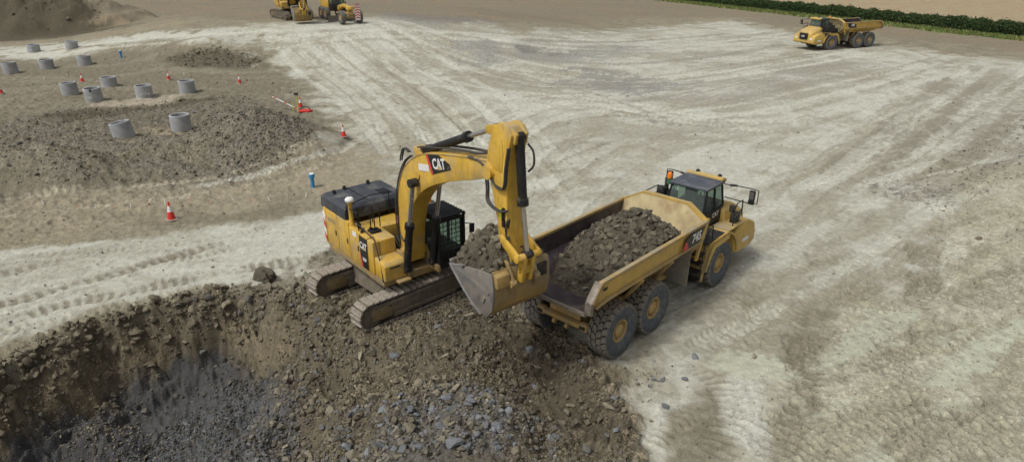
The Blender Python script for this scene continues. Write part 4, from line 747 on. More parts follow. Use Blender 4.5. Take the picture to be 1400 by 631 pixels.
    for k in range(7): hz_.tube([(-.2+.02*k, -.42+.13*k, 2.0), (.2, -.40+.13*k, 2.28+.04*(k % 3)), (.55, -.36+.12*k, 1.9)], .035)
    hz_.obj('hydraulic_hoses', HOSE, root, 0, M0)
    for s in (-.48, .48): O(MB().prism([(.55, 1.45), (1.75, 1.45), (1.65, 1.75), (1.35, 2.2), (1.0, 2.2), (.75, 1.8)], s-.05, s+.05), 'boom_bracket', YELMUD, .02)
    # charcoal engine hood
    hd = O(MB().add([(-2.98, -1.37, 2.80), (-2.98, 1.25, 2.80), (-.98, 1.25, 2.80), (-.98, -1.37, 2.80), (-2.96, -1.34, 3.20), (-2.96, 1.2, 3.20), (-1.00, 1.2, 3.20), (-1.00, -1.34, 3.20), (-2.82, -1.20, 3.33), (-2.82, 1.06, 3.33), (-1.12, 1.06, 3.33), (-1.12, -1.20, 3.33)],
        [(0, 1, 5, 4), (1, 2, 6, 5), (2, 3, 7, 6), (3, 0, 4, 7), (4, 5, 9, 8), (5, 6, 10, 9), (6, 7, 11, 10), (7, 4, 8, 11), (8, 9, 10, 11), (3, 2, 1, 0)]), 'engine_hood', HOODM, .03, seg=3)
    MB().bx(-2.80, -1.14, -.36, -.34, 3.325, 3.35).obj('hood_seam', GUARD, hd); v = MB().bx(-1.9, -1.3, .35, .72, 3.32, 3.35).obj('hood_vent', GUARD, hd)
    for k in range(5): MB().box((-1.84+k*.12, .535, 3.355), (.03, .34, .02)).obj('vent_slat', HOODM, v)
    for (x, y) in ((-2.5, -1.0), (-2.68, -.5), (-2.72, .5)): MB().prism([(x-.1, 3.32), (x+.1, 3.32), (x+.03, 3.47), (x-.03, 3.47)], y-.05, y+.05).obj('hood_latch', GUARD, hd, .015)
    O(MB().bx(-2.55, -.95, 1.07, 1.40, 1.5, 2.86), 'left_side_panel', YEL, .03)
    # handrails, mast, aerials
    rl = MB(); z0 = 2.7
    for q in ([(-.95, -1.30, z0), (-.95, -1.30, 3.35), (-.1, -1.30, 3.35), (-.1, -1.30, z0)], [(-.6, -.5, z0), (-.6, -.5, 3.3), (-.05, -.5, 3.3), (-.05, -.5, z0)], [(-.95, -1.3, 3.35), (-.95, -.4, 3.55), (-.95, .4, 3.55), (-.95, .4, z0)], [(-.35, -1.30, 3.0), (.95, -1.28, 2.75), (1.45, -1.36, 2.0), (1.6, -1.40, 1.45)]): rl.tube(q, .022)
    O(rl, 'handrail', GUARD, 0)
    if gps:
        ms = O(MB().lathe([(.11, 2.72), (.11, 2.78), (.075, 2.84), (.07, 3.5), (.13, 3.60), (.13, 3.62), (0, 3.62)], 14, (-.72, -1.25, 0), 'z'), 'receiver_mast', YEL, 0); MB().lathe([(.155, 3.62), (.16, 3.68), (.12, 3.74), (0, 3.76)], 16, (-.72, -1.25, 0), 'z').obj('receiver_dome', WHITE, ms)
        for x, y, h in ((-.35, -1.15, 3.5), (.22, -1.0, 3.4), (.32, -.9, 3.35)): O(MB().cyl((x, y, 2.7), (x, y, 2.86), .07, 10).cyl((x, y, 2.86), (x, y, h), .022, 8), 'aerial', GUARD, 0)
        O(MB().bx(.12, .45, -1.1, -.72, 2.70, 2.80), 'aerial_base', GUARD, .02); O(MB().cyl((.02, -1.2, 2.7), (.02, -1.2, 2.82), .06, 10).cyl((.12, -1.3, 2.7), (.12, -1.3, 2.8), .05, 10), 'filler_caps', GUARD, 0)
        O(MB().bx(-.40, -.12, -1.412, -1.402, 2.48, 2.66), 'notice_plate', WHITE, 0)
    # cab with guards on the left
    cx0, cx1, cy0, cy1, zb, zt = .10, 1.98, .58, 1.62, 1.42, 3.12
    cab = O(MB().bx(cx0, cx1, cy0, cy1, zb, 2.05), 'cab', BLACK, .03)
    m = MB()
    for x, y in ((cx0+.04, cy0+.04), (cx1-.04, cy0+.04), (cx0+.04, cy1-.04), (cx1-.04, cy1-.04), (1.1, cy0+.04), (1.1, cy1-.04)): MB().bx(x-.04, x+.04, y-.04, y+.04, 2.04, zt).obj('window_pillar', GUARD, cab)
    rf = MB().bx(cx0, cx1, cy0, cy1, zt, zt+.10).obj('cab_roof', BLACK, cab, .03)
    MB().bx(cx0-.02, .75, cy0+.1, cy1-.1, zt+.10, zt+.14).obj('roof_hatch', HOODM, rf)
    for i in range(9): MB().box((.78+i*.155, (cy0+cy1)/2, zt+.24), (.075, 1.12, .05)).obj('guard_bar', GUARD, rf)
    for y in (cy0, cy1): MB().bx(.65, 2.10, y-.03, y+.03, zt+.16, zt+.24).obj('guard_rail', GUARD, rf)
    for y in (cy0+.02, cy1-.02):
        MB().cyl((.72, y, zt+.08), (.72, y, zt+.2), .03, 6).obj('guard_post', GUARD, rf)
    fg = MB().bx(cx1+.03, cx1+.09, cy0-.02, cy0+.05, 1.6, zt+.16).bx(cx1+.03, cx1+.09, cy1-.05, cy1+.02, 1.6, zt+.16).bx(cx1+.03, cx1+.09, cy0, cy1, zt+.08, zt+.17).bx(cx1+.03, cx1+.09, cy0, cy1, 1.6, 1.68).obj('front_guard', GUARD, cab)
    for i in range(1, 6): MB().cyl((cx1+.06, cy0+i*.173, 1.66), (cx1+.06, cy0+i*.173, zt+.1), .014, 6).obj('mesh_bar', GUARD, fg)
    for i in range(1, 9): MB().cyl((cx1+.06, cy0, 1.66+i*.17), (cx1+.06, cy1, 1.66+i*.17), .014, 6).obj('mesh_bar', GUARD, fg)
    def pane(n, q): MB().add(q, [(0, 1, 2, 3)]).obj(n, GLASS, cab, smooth=False)
    pane('windscreen', [(cx1-.01, cy0+.06, 2.05), (cx1-.01, cy1-.06, 2.05), (cx1-.01, cy1-.06, zt), (cx1-.01, cy0+.06, zt)]); pane('rear_window', [(cx0+.02, cy0+.06, 2.05), (cx0+.02, cy1-.06, 2.05), (cx0+.02, cy1-.06, zt), (cx0+.02, cy0+.06, zt)])
    for y in (cy0+.01, cy1-.01):
        for xa, xb in ((cx0+.08, 1.06), (1.14, cx1-.08)): pane('side_window', [(xa, y, 2.05), (xb, y, 2.05), (xb, y, zt), (xa, y, zt)])
    MB().bx(.75, 1.2, .85, 1.35, 2.0, 2.15).bx(.68, .80, .86, 1.34, 2.15, 2.75).obj('seat', SEAT, cab, .04)
    m = MB(); m.tube([(cx1-.05, cy1, 2.9), (cx1+.15, cy1+.25, 2.9), (cx1+.15, cy1+.25, 2.6)], .018); ma = m.obj('mirror_arm', GUARD, cab); MB().box((cx1+.15, cy1+.26, 2.72), (.06, .20, .34)).obj('mirror', GUARD, ma, .015)
    MB().cyl((.3, cy1-.25, zt+.14), (.3, cy1-.25, zt+.28), .06, 10).obj('orange_beacon', ORANGE, rf)
    O(MB().bx(1.35, 2.05, .50, .60, 1.38, 1.62), 'cab_step', YELMUD, .015)
def bez(pts, n=8):
    out = []
    P = [Vector(p) for p in pts]; P = [P[0]*2-P[1]]+P+[P[-1]*2-P[-2]]
    for i in range(1, len(P)-2):
        for k in range(n):
            t = k/n; a, b, c, d = P[i-1:i+3]; out.append(.5*((2*b)+(c-a)*t+(2*a-5*b+4*c-d)*t*t+(3*b-a-3*c+d)*t**3))
    out.append(P[-2]); return out
def curve2(pts, n=5): return [(p.x, p.y) for p in bez([(a, b, 0) for a, b in pts], n)]
def make_arm(root, yaw, pitch=0., bw=.97):
    M0 = Matrix.Rotation(yaw, 4, 'Z') @ Matrix.Translation((1.25, 0, 2.08)) @ Matrix.Rotation(pitch, 4, 'Y') @ Matrix.Translation((-1.25, 0, -2.08))
    def O(mb, name, m, bev=.02, **k): return mb.obj(name, m, root, bev, M0, **k)
    zz = lambda P: [(a, b-.25) for a, b in P]
    top = curve2(zz([(.98, 2.10), (.98, 3.0), (1.02, 4.0), (1.22, 4.85), (1.72, 5.62), (2.65, 6.18), (3.9, 6.47), (5.2, 6.70), (6.0, 6.80)])); bot = curve2(zz([(1.48, 2.05), (1.54, 2.6), (1.66, 3.5), (2.05, 4.38), (2.82, 5.09), (3.98, 5.63), (5.2, 6.02), (5.95, 6.27)]))
    boom = O(MB().prism(top+[(6.22, 6.42), (6.30, 6.25), (6.22, 6.08)]+bot[::-1], -.33, .33), 'boom', YEL, .025)
    for x_, w_, z_, r_ in ((1.25, .42, 2.08, .20), (6.06, .40, 6.24, .20), (2.42, .37, 5.20, .13)): MB().cyl((x_, -w_, z_), (x_, w_, z_), r_, 18).obj('pin_boss', YEL, boom)
    ub = MB(); ub.prism([(q[0], q[1]) for q in top]+[(q[0], q[1]-.03) for q in top[::-1]], -.345, -.335); ub.obj('edge_flange', YEL2, boom)
    badge_logo(boom, (3.62, -.338, 5.84), (1, 0, .22), (0, 0, 1), 0, 0, [(-.62, .28), (.05, .30), (.62, .02), (.66, -.14), (-.42, -.32), (-.52, -.1)], 'CAT', .44, red=[(-.62, .28), (-.50, .28), (-.34, -.305), (-.44, -.32), (-.52, -.1)], off=(.05, 0), cx=.80, bold=.012)
    MB().prism([(0, 0), (.60, .10), (.60, .32), (0, .22)], -.342, -.336, 'y').obj('notice_plate', WHITE, boom, 0, Matrix.Translation((2.50, 0, 5.38)))
    # stick
    stick = O(MB().prism(zz([(6.14, 7.55), (6.28, 7.78), (6.58, 7.92), (6.86, 7.86), (7.0, 7.66), (6.90, 7.3), (6.81, 6.8), (6.83, 5.3), (6.86, 4.8), (7.0, 4.3), (7.0, 4.0), (6.85, 3.90), (6.68, 4.02), (6.46, 4.6), (6.38, 5.2), (6.20, 5.9), (6.10, 6.25), (5.95, 6.32), (5.88, 6.6), (6.02, 7.15)]), -.29, .29), 'stick', YEL, .025)
    m = MB(); m.prism(zz([(6.24, 7.45), (6.62, 7.50), (6.68, 7.1), (6.62, 6.6), (6.25, 6.65), (6.12, 6.95)]), -.305, -.292); m.obj('stick_plate', YEL, stick, .01)
    m = MB()
    for y in (-.16, .16): m.prism(zz([(6.55, 7.92), (6.86, 7.86), (7.10, 7.70), (7.04, 7.42), (6.75, 7.5)]), y-.05, y+.05); m.prism(zz([(5.78, 7.66), (5.95, 7.74), (6.35, 7.82), (6.3, 7.5), (5.82, 7.48)]), y-.05, y+.05)
    m.obj('cylinder_lug', YEL, stick, .015); m = MB(); m.bx(6.50, 6.62, -.30, -.293, 5.05, 5.35); m.obj('lime_sticker', LIME, stick); m = MB(); m.bx(6.66, 6.74, -.36, -.29, 5.05, 5.4); m.bx(6.64, 6.76, -.34, -.29, 4.85, 5.06); m.obj('lock_bracket', GUARD, stick, .01)
    m = MB(); m.cyl((6.84, -.36, 3.80), (6.84, .36, 3.80), .14, 14); m.cyl((6.66, -.40, 4.50), (6.66, .40, 4.50), .11, 14); m.obj('pin_boss', YEL2, stick)
    # hydraulics
    Z = lambda a, b: (a, b-.25)
    hyd(stick, Z(2.20, 6.08), Z(4.75, 7.13), Z(5.88, 7.58), 0, .125, .068).name = 'stick_cylinder'
    hyd(stick, Z(6.98, 7.60), Z(7.13, 5.80), Z(7.33, 4.42), 0, .125, .07).name = 'bucket_cylinder'
    for y in (-.52, .52): hyd(boom, Z(1.68, 1.95), Z(2.04, 3.70), Z(2.40, 5.22), y, .13, .075).name = 'boom_cylinder'
    MB().prism(zz([(2.0, 6.25), (2.05, 5.9), (2.5, 6.05), (2.35, 6.2)]), -.18, .18).obj('cylinder_bracket', YEL, boom, .01)
    # linkage
    for y in (-.36, .36):
        m = MB(); m.prism(zz([(6.58, 4.86), (6.70, 4.90), (7.42, 4.50), (7.44, 4.34), (7.30, 4.28), (6.58, 4.66)]), y-.045, y+.045); m.obj('rocker_link', YEL, stick, .015)
    m = MB(); m.cyl((7.34, -.42, 4.14), (7.34, .42, 4.14), .11, 14); m.prism(zz([(7.24, 4.42), (7.46, 4.42), (7.32, 3.62), (7.12, 3.62)]), -.20, -.08); m.prism(zz([(7.24, 4.42), (7.46, 4.42), (7.32, 3.62), (7.12, 3.62)]), .08, .20); m.bx(7.2, 7.34, -.2, .2, 3.62, 3.85); m.obj('bucket_link', YEL, stick, .012)
    # hoses
    k = 0
    for pts in ([(2.1, 6.0), (1.55, 5.62), (1.15, 4.9), (1.02, 4.1), (1.0, 3.3), (1.05, 2.6)], [(2.3, 6.3), (3.4, 6.52), (4.6, 6.72), (5.5, 6.85), (6.0, 7.0)], [(5.2, 6.72), (5.8, 6.65), (6.0, 6.1), (6.1, 5.7), (6.5, 5.55), (6.85, 5.6)], [(5.6, 6.75), (6.1, 6.55), (6.35, 6.2), (6.8, 6.25), (6.9, 6.8), (6.95, 7.35)], [(6.95, 5.4), (6.8, 5.0), (6.9, 4.7), (6.75, 4.5)], [(1.05, 4.0), (1.0, 3.4), (1.1, 2.95), (1.4, 2.85), (1.6, 3.2)], [(2.0, 6.1), (1.6, 6.12), (1.45, 5.85), (1.5, 5.7)]):
        for y in ((-.37, -.30) if k != 1 else (-.22, -.12, .1, .2)): MB().tube(bez([(a, y+.05*math.sin(i*1.3), b-.25) for i, (a, b) in enumerate(pts)], 5), .027, 6).obj('hydraulic_hose', HOSE, boom)
        k += 1
    MB().tube(bez([(7.05, .22, 7.15), (7.2, .28, 6.95), (7.22, .28, 6.6), (7.08, .22, 6.4)], 5), .03, 6).obj('hydraulic_hose', HOSE, stick)
    # bucket
    prof = zz([(5.10, 3.58), (5.55, 3.18), (6.10, 2.80), (6.55, 2.62), (6.85, 2.66), (7.05, 2.90), (7.14, 3.30), (7.12, 3.72), (7.06, 4.02)])
    side = prof+zz([(6.55, 3.96), (5.75, 3.80)])
    bk = O(MB().add([(a, s*bw, b) for s in (-1, 1) for a, b in prof]+[(a-(.05 if a > 6.6 else .02), s*bw, b+.05) for s in (-1, 1) for a, b in prof], [(i, i+1, 9+i+1, 9+i) for i in range(8)]+[(18+i, 27+i, 27+i+1, 18+i+1) for i in range(8)]+[(0, 9, 27, 18), (8, 26, 35, 17)]), 'bucket', YELMUD, 0, ang=50)
    for s in (-1, 1):
        sp = MB().prism(side, s*bw, s*(bw+.045)).obj('side_plate', STEEL, bk, .008)
        MB().prism(zz([(5.04, 3.60), (5.16, 3.48), (5.60, 3.11), (6.12, 2.74), (6.52, 2.58), (6.55, 2.64), (6.12, 2.82), (5.62, 3.20), (5.18, 3.60), (5.85, 3.83), (5.84, 3.87), (5.06, 3.64)]), s*(bw+.05), s*(bw+.058)).obj('worn_edge', EDGE, sp)
        MB().prism(zz([(5.30, 3.62), (5.50, 3.50), (6.95, 3.36), (6.95, 3.44), (5.60, 3.60)]), s*(bw+.046), s*(bw+.075)).obj('wear_strip', STEEL, sp); MB().prism(zz([(6.55, 3.05), (6.70, 3.02), (6.78, 3.2), (6.66, 3.26)]), s*(bw+.046), s*(bw+.08)).obj('wear_pad', STEEL, sp)
    MB().prism(zz([(5.22, 3.47), (4.98, 3.68), (4.98, 3.71), (5.14, 3.66)]), -bw, bw).obj('cutting_edge', STEEL, bk)
    for y in (-.42, .42):
        ea = MB().prism(zz([(6.62, 3.95), (6.70, 4.18), (6.86, 4.24), (7.02, 4.16), (7.20, 3.86), (7.32, 3.62), (7.20, 3.35), (7.05, 3.2), (7.08, 4.0)]), y-.05, y+.05).obj('bucket_ear', YELMUD, bk, .015)
        MB().cyl((7.20, y-.09, 3.38), (7.20, y+.09, 3.38), .11, 14).obj('ear_pin', YEL2, ea)
    m = MB(); m.prism(zz([(7.02, 3.60), (7.25, 3.62), (7.20, 3.95), (7.02, 4.02)]), -.95, -.5); m.obj('back_stiffener', YELMUD, bk, .02); m = MB(); m.bx(7.11, 7.15, .55, .88, 3.25, 3.65); m.obj('notice_plate', DARKM, bk)
    return boom
def make_excavator(loc, uyaw, tyaw, pitch=0.):
    r = empty('excavator', loc); make_tracks(r, tyaw); make_upper(r, uyaw); 
    make_arm(r, uyaw, pitch)
    return r
exc = make_excavator((EXC[0], EXC[1], EXC_Z), EXC_YAW, TRK_YAW)
tag(exc, 'large yellow crawler excavator lifting a full bucket of soil over the truck tail', 'excavator')
# ================================================================== loose rock
def zat_v(x, y):
    j = np.clip(np.searchsorted(rows, y)-1, 0, nrw-2); t = np.clip((y-rows[j])/(rows[j+1]-rows[j]), 0, 1); v = 0
    for jj, wt in ((j, 1-t), (j+1, t)):
        u = x/HWR[jj]; i = np.clip(np.searchsorted(cols, u)-1, 0, ncl-2); q = np.clip((u-cols[i])/(cols[i+1]-cols[i]), 0, 1); v = v+wt*(ZG[jj, i]*(1-q)+ZG[jj, i+1]*q)
    return v
def col_v(x, y):
    j = np.clip(np.searchsorted(rows, y)-1, 0, nrw-2); i = np.clip(np.searchsorted(cols, x/HWR[j])-1, 0, ncl-2); return COLG[j, i]
def ico(sub):
    bm = bmesh.new(); bmesh.ops.create_icosphere(bm, subdivisions=sub, radius=1); V = np.array([v.co[:] for v in bm.verts]); bm.verts.index_update()
    F_ = np.array([[v.index for v in f.verts] for f in bm.faces]); bm.free(); return V, F_
ICO = {1: ico(1), 2: ico(2), 3: ico(3)}
def rock_shape(rng, sub, planes=9, flat=(.55, .95), lump=0.):
    V, F_ = ICO[sub]; V = V.copy()
    for _ in range(planes):
        n = rng.normal(size=3); n /= np.linalg.norm(n); h = rng.uniform(.36, .78); d = V@n; V = V-np.clip(d-h, 0, None)[:, None]*n
    if lump: V = V*(1+lump*(perlin(V[:, 0]*2+V[:, 2], V[:, 1]*2, rng.integers(99)))[:, None])
    V = V*rng.normal(1, .05, size=(len(V), 1)); V = V*np.array([1, rng.uniform(.6, 1), rng.uniform(*flat)]); return V, F_
RR = np.random.default_rng(23)
LIB = {1: [rock_shape(RR, 1, 5) for _ in range(24)], 2: [rock_shape(RR, 2, 12) for _ in range(24)]}
def rand_rot(rng, n, tilt=.6):
    a = rng.uniform(0, 2*np.pi, n); b = rng.normal(0, tilt, n); c = rng.normal(0, tilt, n)
    ca, sa, cb, sb, cc, sc = np.cos(a), np.sin(a), np.cos(b), np.sin(b), np.cos(c), np.sin(c); o = np.zeros(n); i = np.ones(n)
    Rz = np.array([[ca, -sa, o], [sa, ca, o], [o, o, i]]).transpose(2, 0, 1); Ry = np.array([[cb, o, sb], [o, i, o], [-sb, o, cb]]).transpose(2, 0, 1); Rx = np.array([[i, o, o], [o, cc, -sc], [o, sc, cc]]).transpose(2, 0, 1)
    return Rz@Ry@Rx
def scatter_mesh(name, P, S, Cc, mat_, rng, big=.12, sink=.25):
    Vs, Fs, Cs = [], [], []; off = 0; Rt = rand_rot(rng, len(P)); kinds = rng.integers(0, 24, len(P))
    thr = np.maximum(big, .0052*np.hypot(P[:, 0], P[:, 1]))
    for sub, sel in ((1, S < thr), (2, S >= thr)):
        for k in range(24):
            m = np.where(sel & (kinds == k))[0]
            if not len(m): continue
            V, F_ = LIB[sub][k]; q = np.einsum('nij,vj->nvi', Rt[m], V)*(S[m]*.5)[:, None, None]; q = q+P[m][:, None]; q[:, :, 2] += (S[m]*(.5-sink)*.6)[:, None]
            nv = len(V); Vs.append(q.reshape(-1, 3)); Fs.append((F_[None]+(np.arange(len(m))*nv)[:, None, None]+off).reshape(-1, 3)); Cs.append(np.repeat(Cc[m], nv, 0)); off += nv*len(m)
    return np_mesh(name, np.concatenate(Vs), np.concatenate(Fs), mat_, False, np.clip(np.concatenate(Cs), .01, .9))
def in_poly(P, n, rng, zc=0.):
    lo, hi = P.min(0), P.max(0); out = np.zeros((0, 2))
    while len(out) < n:
        q = rng.uniform(lo, hi, (n*2, 2)); out = np.concatenate([out, q[poly_sd(P, q[:, 0], q[:, 1]) > 0]])
    return out[:n]
def sizes(rng, n, med, sig, lo, hi): return np.clip(np.exp(rng.normal(math.log(med), sig, n)), lo, hi)
BR_R, SL_R, DK_R, TN_R = np.array([.175, .155, .112]), np.array([.150, .156, .165]), np.array([.105, .092, .067]), np.array([.245, .218, .155])
def rock_cols(rng, n, wts):
    base = np.array([BR_R, SL_R, DK_R, TN_R])[rng.choice(4, n, p=np.array(wts)/sum(wts))]; return base*rng.normal(1, .18, (n, 1)).clip(.5, 1.6)
truck_keep = lambda q: True
def clear_machines(q):
    e = np.hypot(q[:, 0]-EXC[0], q[:, 1]-EXC[1]); d = q-np.array(TRUCK); f = np.array([math.cos(TRUCK_YAW), math.sin(TRUCK_YAW)]); l = np.array([-f[1], f[0]])
    tk = (np.abs(d@l) < 1.8) & (d@f > -1) & (d@f < 7.6); a = np.array([math.cos(TRK_YAW), math.sin(TRK_YAW)]); b_ = np.array([-a[1], a[0]]); de = q-np.array(EXC)
    ck = (np.abs(de@a) < 2.85) & (np.abs(np.abs(de@b_)-1.47) < .42); return ~tk & ~ck
groups = []
def scat(P2, S, C_, tint=.5, clump=0.):
    if clump: nn = fbm(P2[:, 0]*.7, P2[:, 1]*.7, 4, 401)/.3; kk = rng.random(len(P2)) < 1-clump*sstep(.35, -.45, nn); P2, S, C_ = P2[kk], S[kk], C_[kk]
    k = clear_machines(P2); P2, S, C_ = P2[k], S[k], C_[k]; g_ = col_v(P2[:, 0], P2[:, 1]); groups.append((np.column_stack([P2, zat_v(P2[:, 0], P2[:, 1])]), S, C_*(1-tint)+g_*tint*1.08))
SLZ = W2([(330, 560), (430, 560), (500, 545), (580, 540), (680, 545), (760, 590), (760, 660), (330, 660)], -.3); GRV = W2([(140, 660), (190, 600), (240, 575), (330, 535), (380, 540), (440, 600), (430, 660)], -3.)
rubP = W2([(300, 660), (330, 560), (380, 490), (430, 440), (480, 455), (560, 455), (640, 430), (730, 440), (800, 490), (850, 560), (880, 660)], -.2)
rng = np.random.default_rng(77)
q = in_poly(rubP, 14000, rng); scat(q, sizes(rng, 14000, .058, .70, .022, .36), rock_cols(rng, 14000, (4, .8, 4, 1))*.9, .45, .85)
q = in_poly(SLZ, 4200, rng); scat(q, sizes(rng, 4200, .075, .62, .03, .32), rock_cols(rng, 4200, (3.2, 4.5, 2, .8)), .12, .6)
q = in_poly(GRV, 3200, rng); scat(q, sizes(rng, 3200, .075, .45, .04, .2), rock_cols(rng, 3200, (2, 5, 3.2, .2))*.74, .2)
rim = DIG[1:12]; seg = rng.integers(0, len(rim)-1, 2600); tt = rng.random(2600)[:, None]; q = rim[seg]*(1-tt)+rim[seg+1]*tt+rng.normal(0, .38, (2600, 2))+np.array([.1, -.25]); scat(q, sizes(rng, 2600, .085, .8, .03, .5), rock_cols(rng, 2600, (4, 1, 3.5, 1)), .5)
q = rim[seg]*(1-tt)+rim[seg+1]*tt+np.column_stack([rng.uniform(-.3, .8, 2600), -rng.uniform(.2, 2.6, 2600)]); scat(q[:1300], sizes(rng, 1300, .06, .8, .025, .38), rock_cols(rng, 1300, (4, .6, 3, 1)), .6)
rp_ = W2([(320, 570), (375, 495), (425, 435), (475, 455), (490, 560), (440, 645), (370, 645)], -1.4); q = in_poly(rp_, 1500, rng); scat(q, sizes(rng, 1500, .10, .6, .04, .42), rock_cols(rng, 1500, (5, 1.2, 3, 1.5)), .25, .5)
for pz, nn_, md in (([(-80, 50), (60, 47), (150, 40), (130, 5), (60, -30), (-80, -20)], 1500, .24), ([(225, 80), (290, 70), (360, 78), (350, 92), (250, 92)], 500, .13)): q = in_poly(W2(pz), nn_, rng); scat(q, sizes(rng, nn_, md, .5, .08, .8), rock_cols(rng, nn_, (3, .3, 5, 0))*.9, .5)
hb_ = BROWN_HEAP[:2]+rng.normal(0, .75, (500, 2)); scat(hb_, sizes(rng, 500, .09, .4, .04, .25), rock_cols(rng, 500, (4, .5, 2, 3)), .2)
gz = W2([(-60, 262), (-60, 180), (0, 165), (120, 150), (260, 135), (330, 130), (400, 165), (440, 205), (420, 225), (330, 240), (180, 252), (60, 262)]); q = in_poly(gz, 6500, rng); scat(q, sizes(rng, 6500, .08, .6, .04, .42), rock_cols(rng, 6500, (3.5, 2, 2.2, 1.2))*1.12, .5)
q = in_poly(W2([(330, 240), (440, 205), (400, 165), (320, 150), (260, 200)]), 2200, rng); scat(q, sizes(rng, 2200, .12, .45, .05, .4), rock_cols(rng, 2200, (3.5, 2, 2.5, .6))*1.1, .45)
q = in_poly(W2([(-100, 300), (0, 85), (330, 66), (430, 130), (470, 200), (440, 290), (0, 325)]), 2200, rng); scat(q, sizes(rng, 2200, .07, .5, .04, .3), rock_cols(rng, 2200, (3, 1, 2, 1.5)), .6)
q = in_poly(W2([(1450, 185), (1310, 260), (1250, 380), (1100, 470), (960, 560), (900, 660), (1480, 660)]), 5200, rng); scat(q, sizes(rng, 5200, .045, .5, .02, .18), rock_cols(rng, 5200, (3, .7, 2, 2)), .55)
q = in_poly(W2([(500, 200), (520, 40), (1050, 40), (1400, 110), (1250, 380), (1000, 480), (860, 560), (760, 300)]), 1500, rng); scat(q, sizes(rng, 1500, .06, .55, .03, .22), rock_cols(rng, 1500, (2, 1, 3, 1)), .3)
q = in_poly(W2([(-100, 330), (440, 290), (430, 395), (200, 412), (-100, 530)]), 500, rng); scat(q, sizes(rng, 500, .05, .5, .02, .16), rock_cols(rng, 500, (2, 1, 2, 1)), .4)
q = np.concatenate([EXC+np.column_stack([np.cos(t_), np.sin(t_)])*r_[:, None] for t_, r_ in ((rng.uniform(0, 2*np.pi, 2600), rng.uniform(1.0, 4.4, 2600)),)]); q = q[(q[:, 1] < 24.5)]; scat(q, sizes(rng, len(q), .075, .55, .03, .28), rock_cols(rng, len(q), (4, .8, 3, 1)), .5)
c0 = g(888, 515)[:2]; q = c0+rng.normal(0, 1, (80, 2))*np.array([.5, .5]); scat(q, sizes(rng, 80, .06, .6, .03, .2), rock_cols(rng, 80, (.5, 4, 5, 0))*.8, 0.2)
c0 = g(1240, 258)[:2]; q = c0+rng.normal(0, 1, (160, 2))*np.array([1.3, 1.0]); scat(q, sizes(rng, 160, .06, .5, .03, .2), rock_cols(rng, 160, (.5, 3, 6, 0))*.8, 0.3)
q = in_poly(W2([(1200, 270), (1400, 150), (1420, 230), (1290, 290)]), 700, rng); scat(q, sizes(rng, 700, .07, .5, .03, .25), rock_cols(rng, 700, (2, 2, 4, 0)), .3)
P_ = np.concatenate([a for a, b, c in groups]); S_ = np.concatenate([b for a, b, c in groups]); C_ = np.concatenate([c for a, b, c in groups])
tag(link('rubble', scatter_mesh('rubble', P_, S_, C_, ROCKM, rng)), 'small loose stones and clods strewn over the dug ground', 'rubble', kind='stuff')
# the larger stones, one by one
def stone_mesh(seed, c, sub=2, lump=.0, planes=10):
    r_ = np.random.default_rng(seed); V, F_ = rock_shape(r_, sub, planes, lump=lump); return np_mesh('stone', V*.5, F_, ROCKM, False, np.tile(c, (len(V), 1))*r_.normal(1, .06, (len(V), 1)))
BIG = {'slate': [stone_mesh(100+i, SL_R*(.8+.09*i)) for i in range(6)], 'brown': [stone_mesh(200+i, BR_R*(.8+.1*i)) for i in range(6)], 'tan': [stone_mesh(300+i, TN_R*(.9+.1*i)) for i in range(3)]}
LBL = {'slate': ('blue-grey angular stone lying in the rubble below the excavator tracks', 'blue-grey stones in the rubble'), 'brown': ('brown angular stone lying in the rubble below the excavator tracks', 'brown stones in the rubble'), 'tan': ('pale tan angular stone lying in the rubble below the excavator tracks', 'tan stones in the rubble')}
def stone(kind, p, s, rng, label=None, group=None, mesh=None):
    o = link('stone', mesh or BIG[kind][rng.integers(len(BIG[kind]))]); o.location = (p[0], p[1], zat(p[0], p[1])+s*.12); o.scale = (s*rng.uniform(.9, 1.25), s, s*rng.uniform(.7, 1)); o.rotation_euler = (rng.normal(0, .35), rng.normal(0, .35), rng.uniform(0, 6.28))
    tag(o, label or LBL[kind][0], 'stone', group if label else LBL[kind][1]); return o
for poly, n, w_ in ((SLZ, 105, (.68, .24, .08)), (rubP, 120, (.22, .66, .12))):
    q = in_poly(poly, n, rng); q = q[clear_machines(q)]
    for p in q: k = rng.choice(['slate', 'brown', 'tan'], p=w_); stone(k, p, float(np.clip(np.exp(rng.normal(math.log(.25), .34)), .16, .6)), rng)
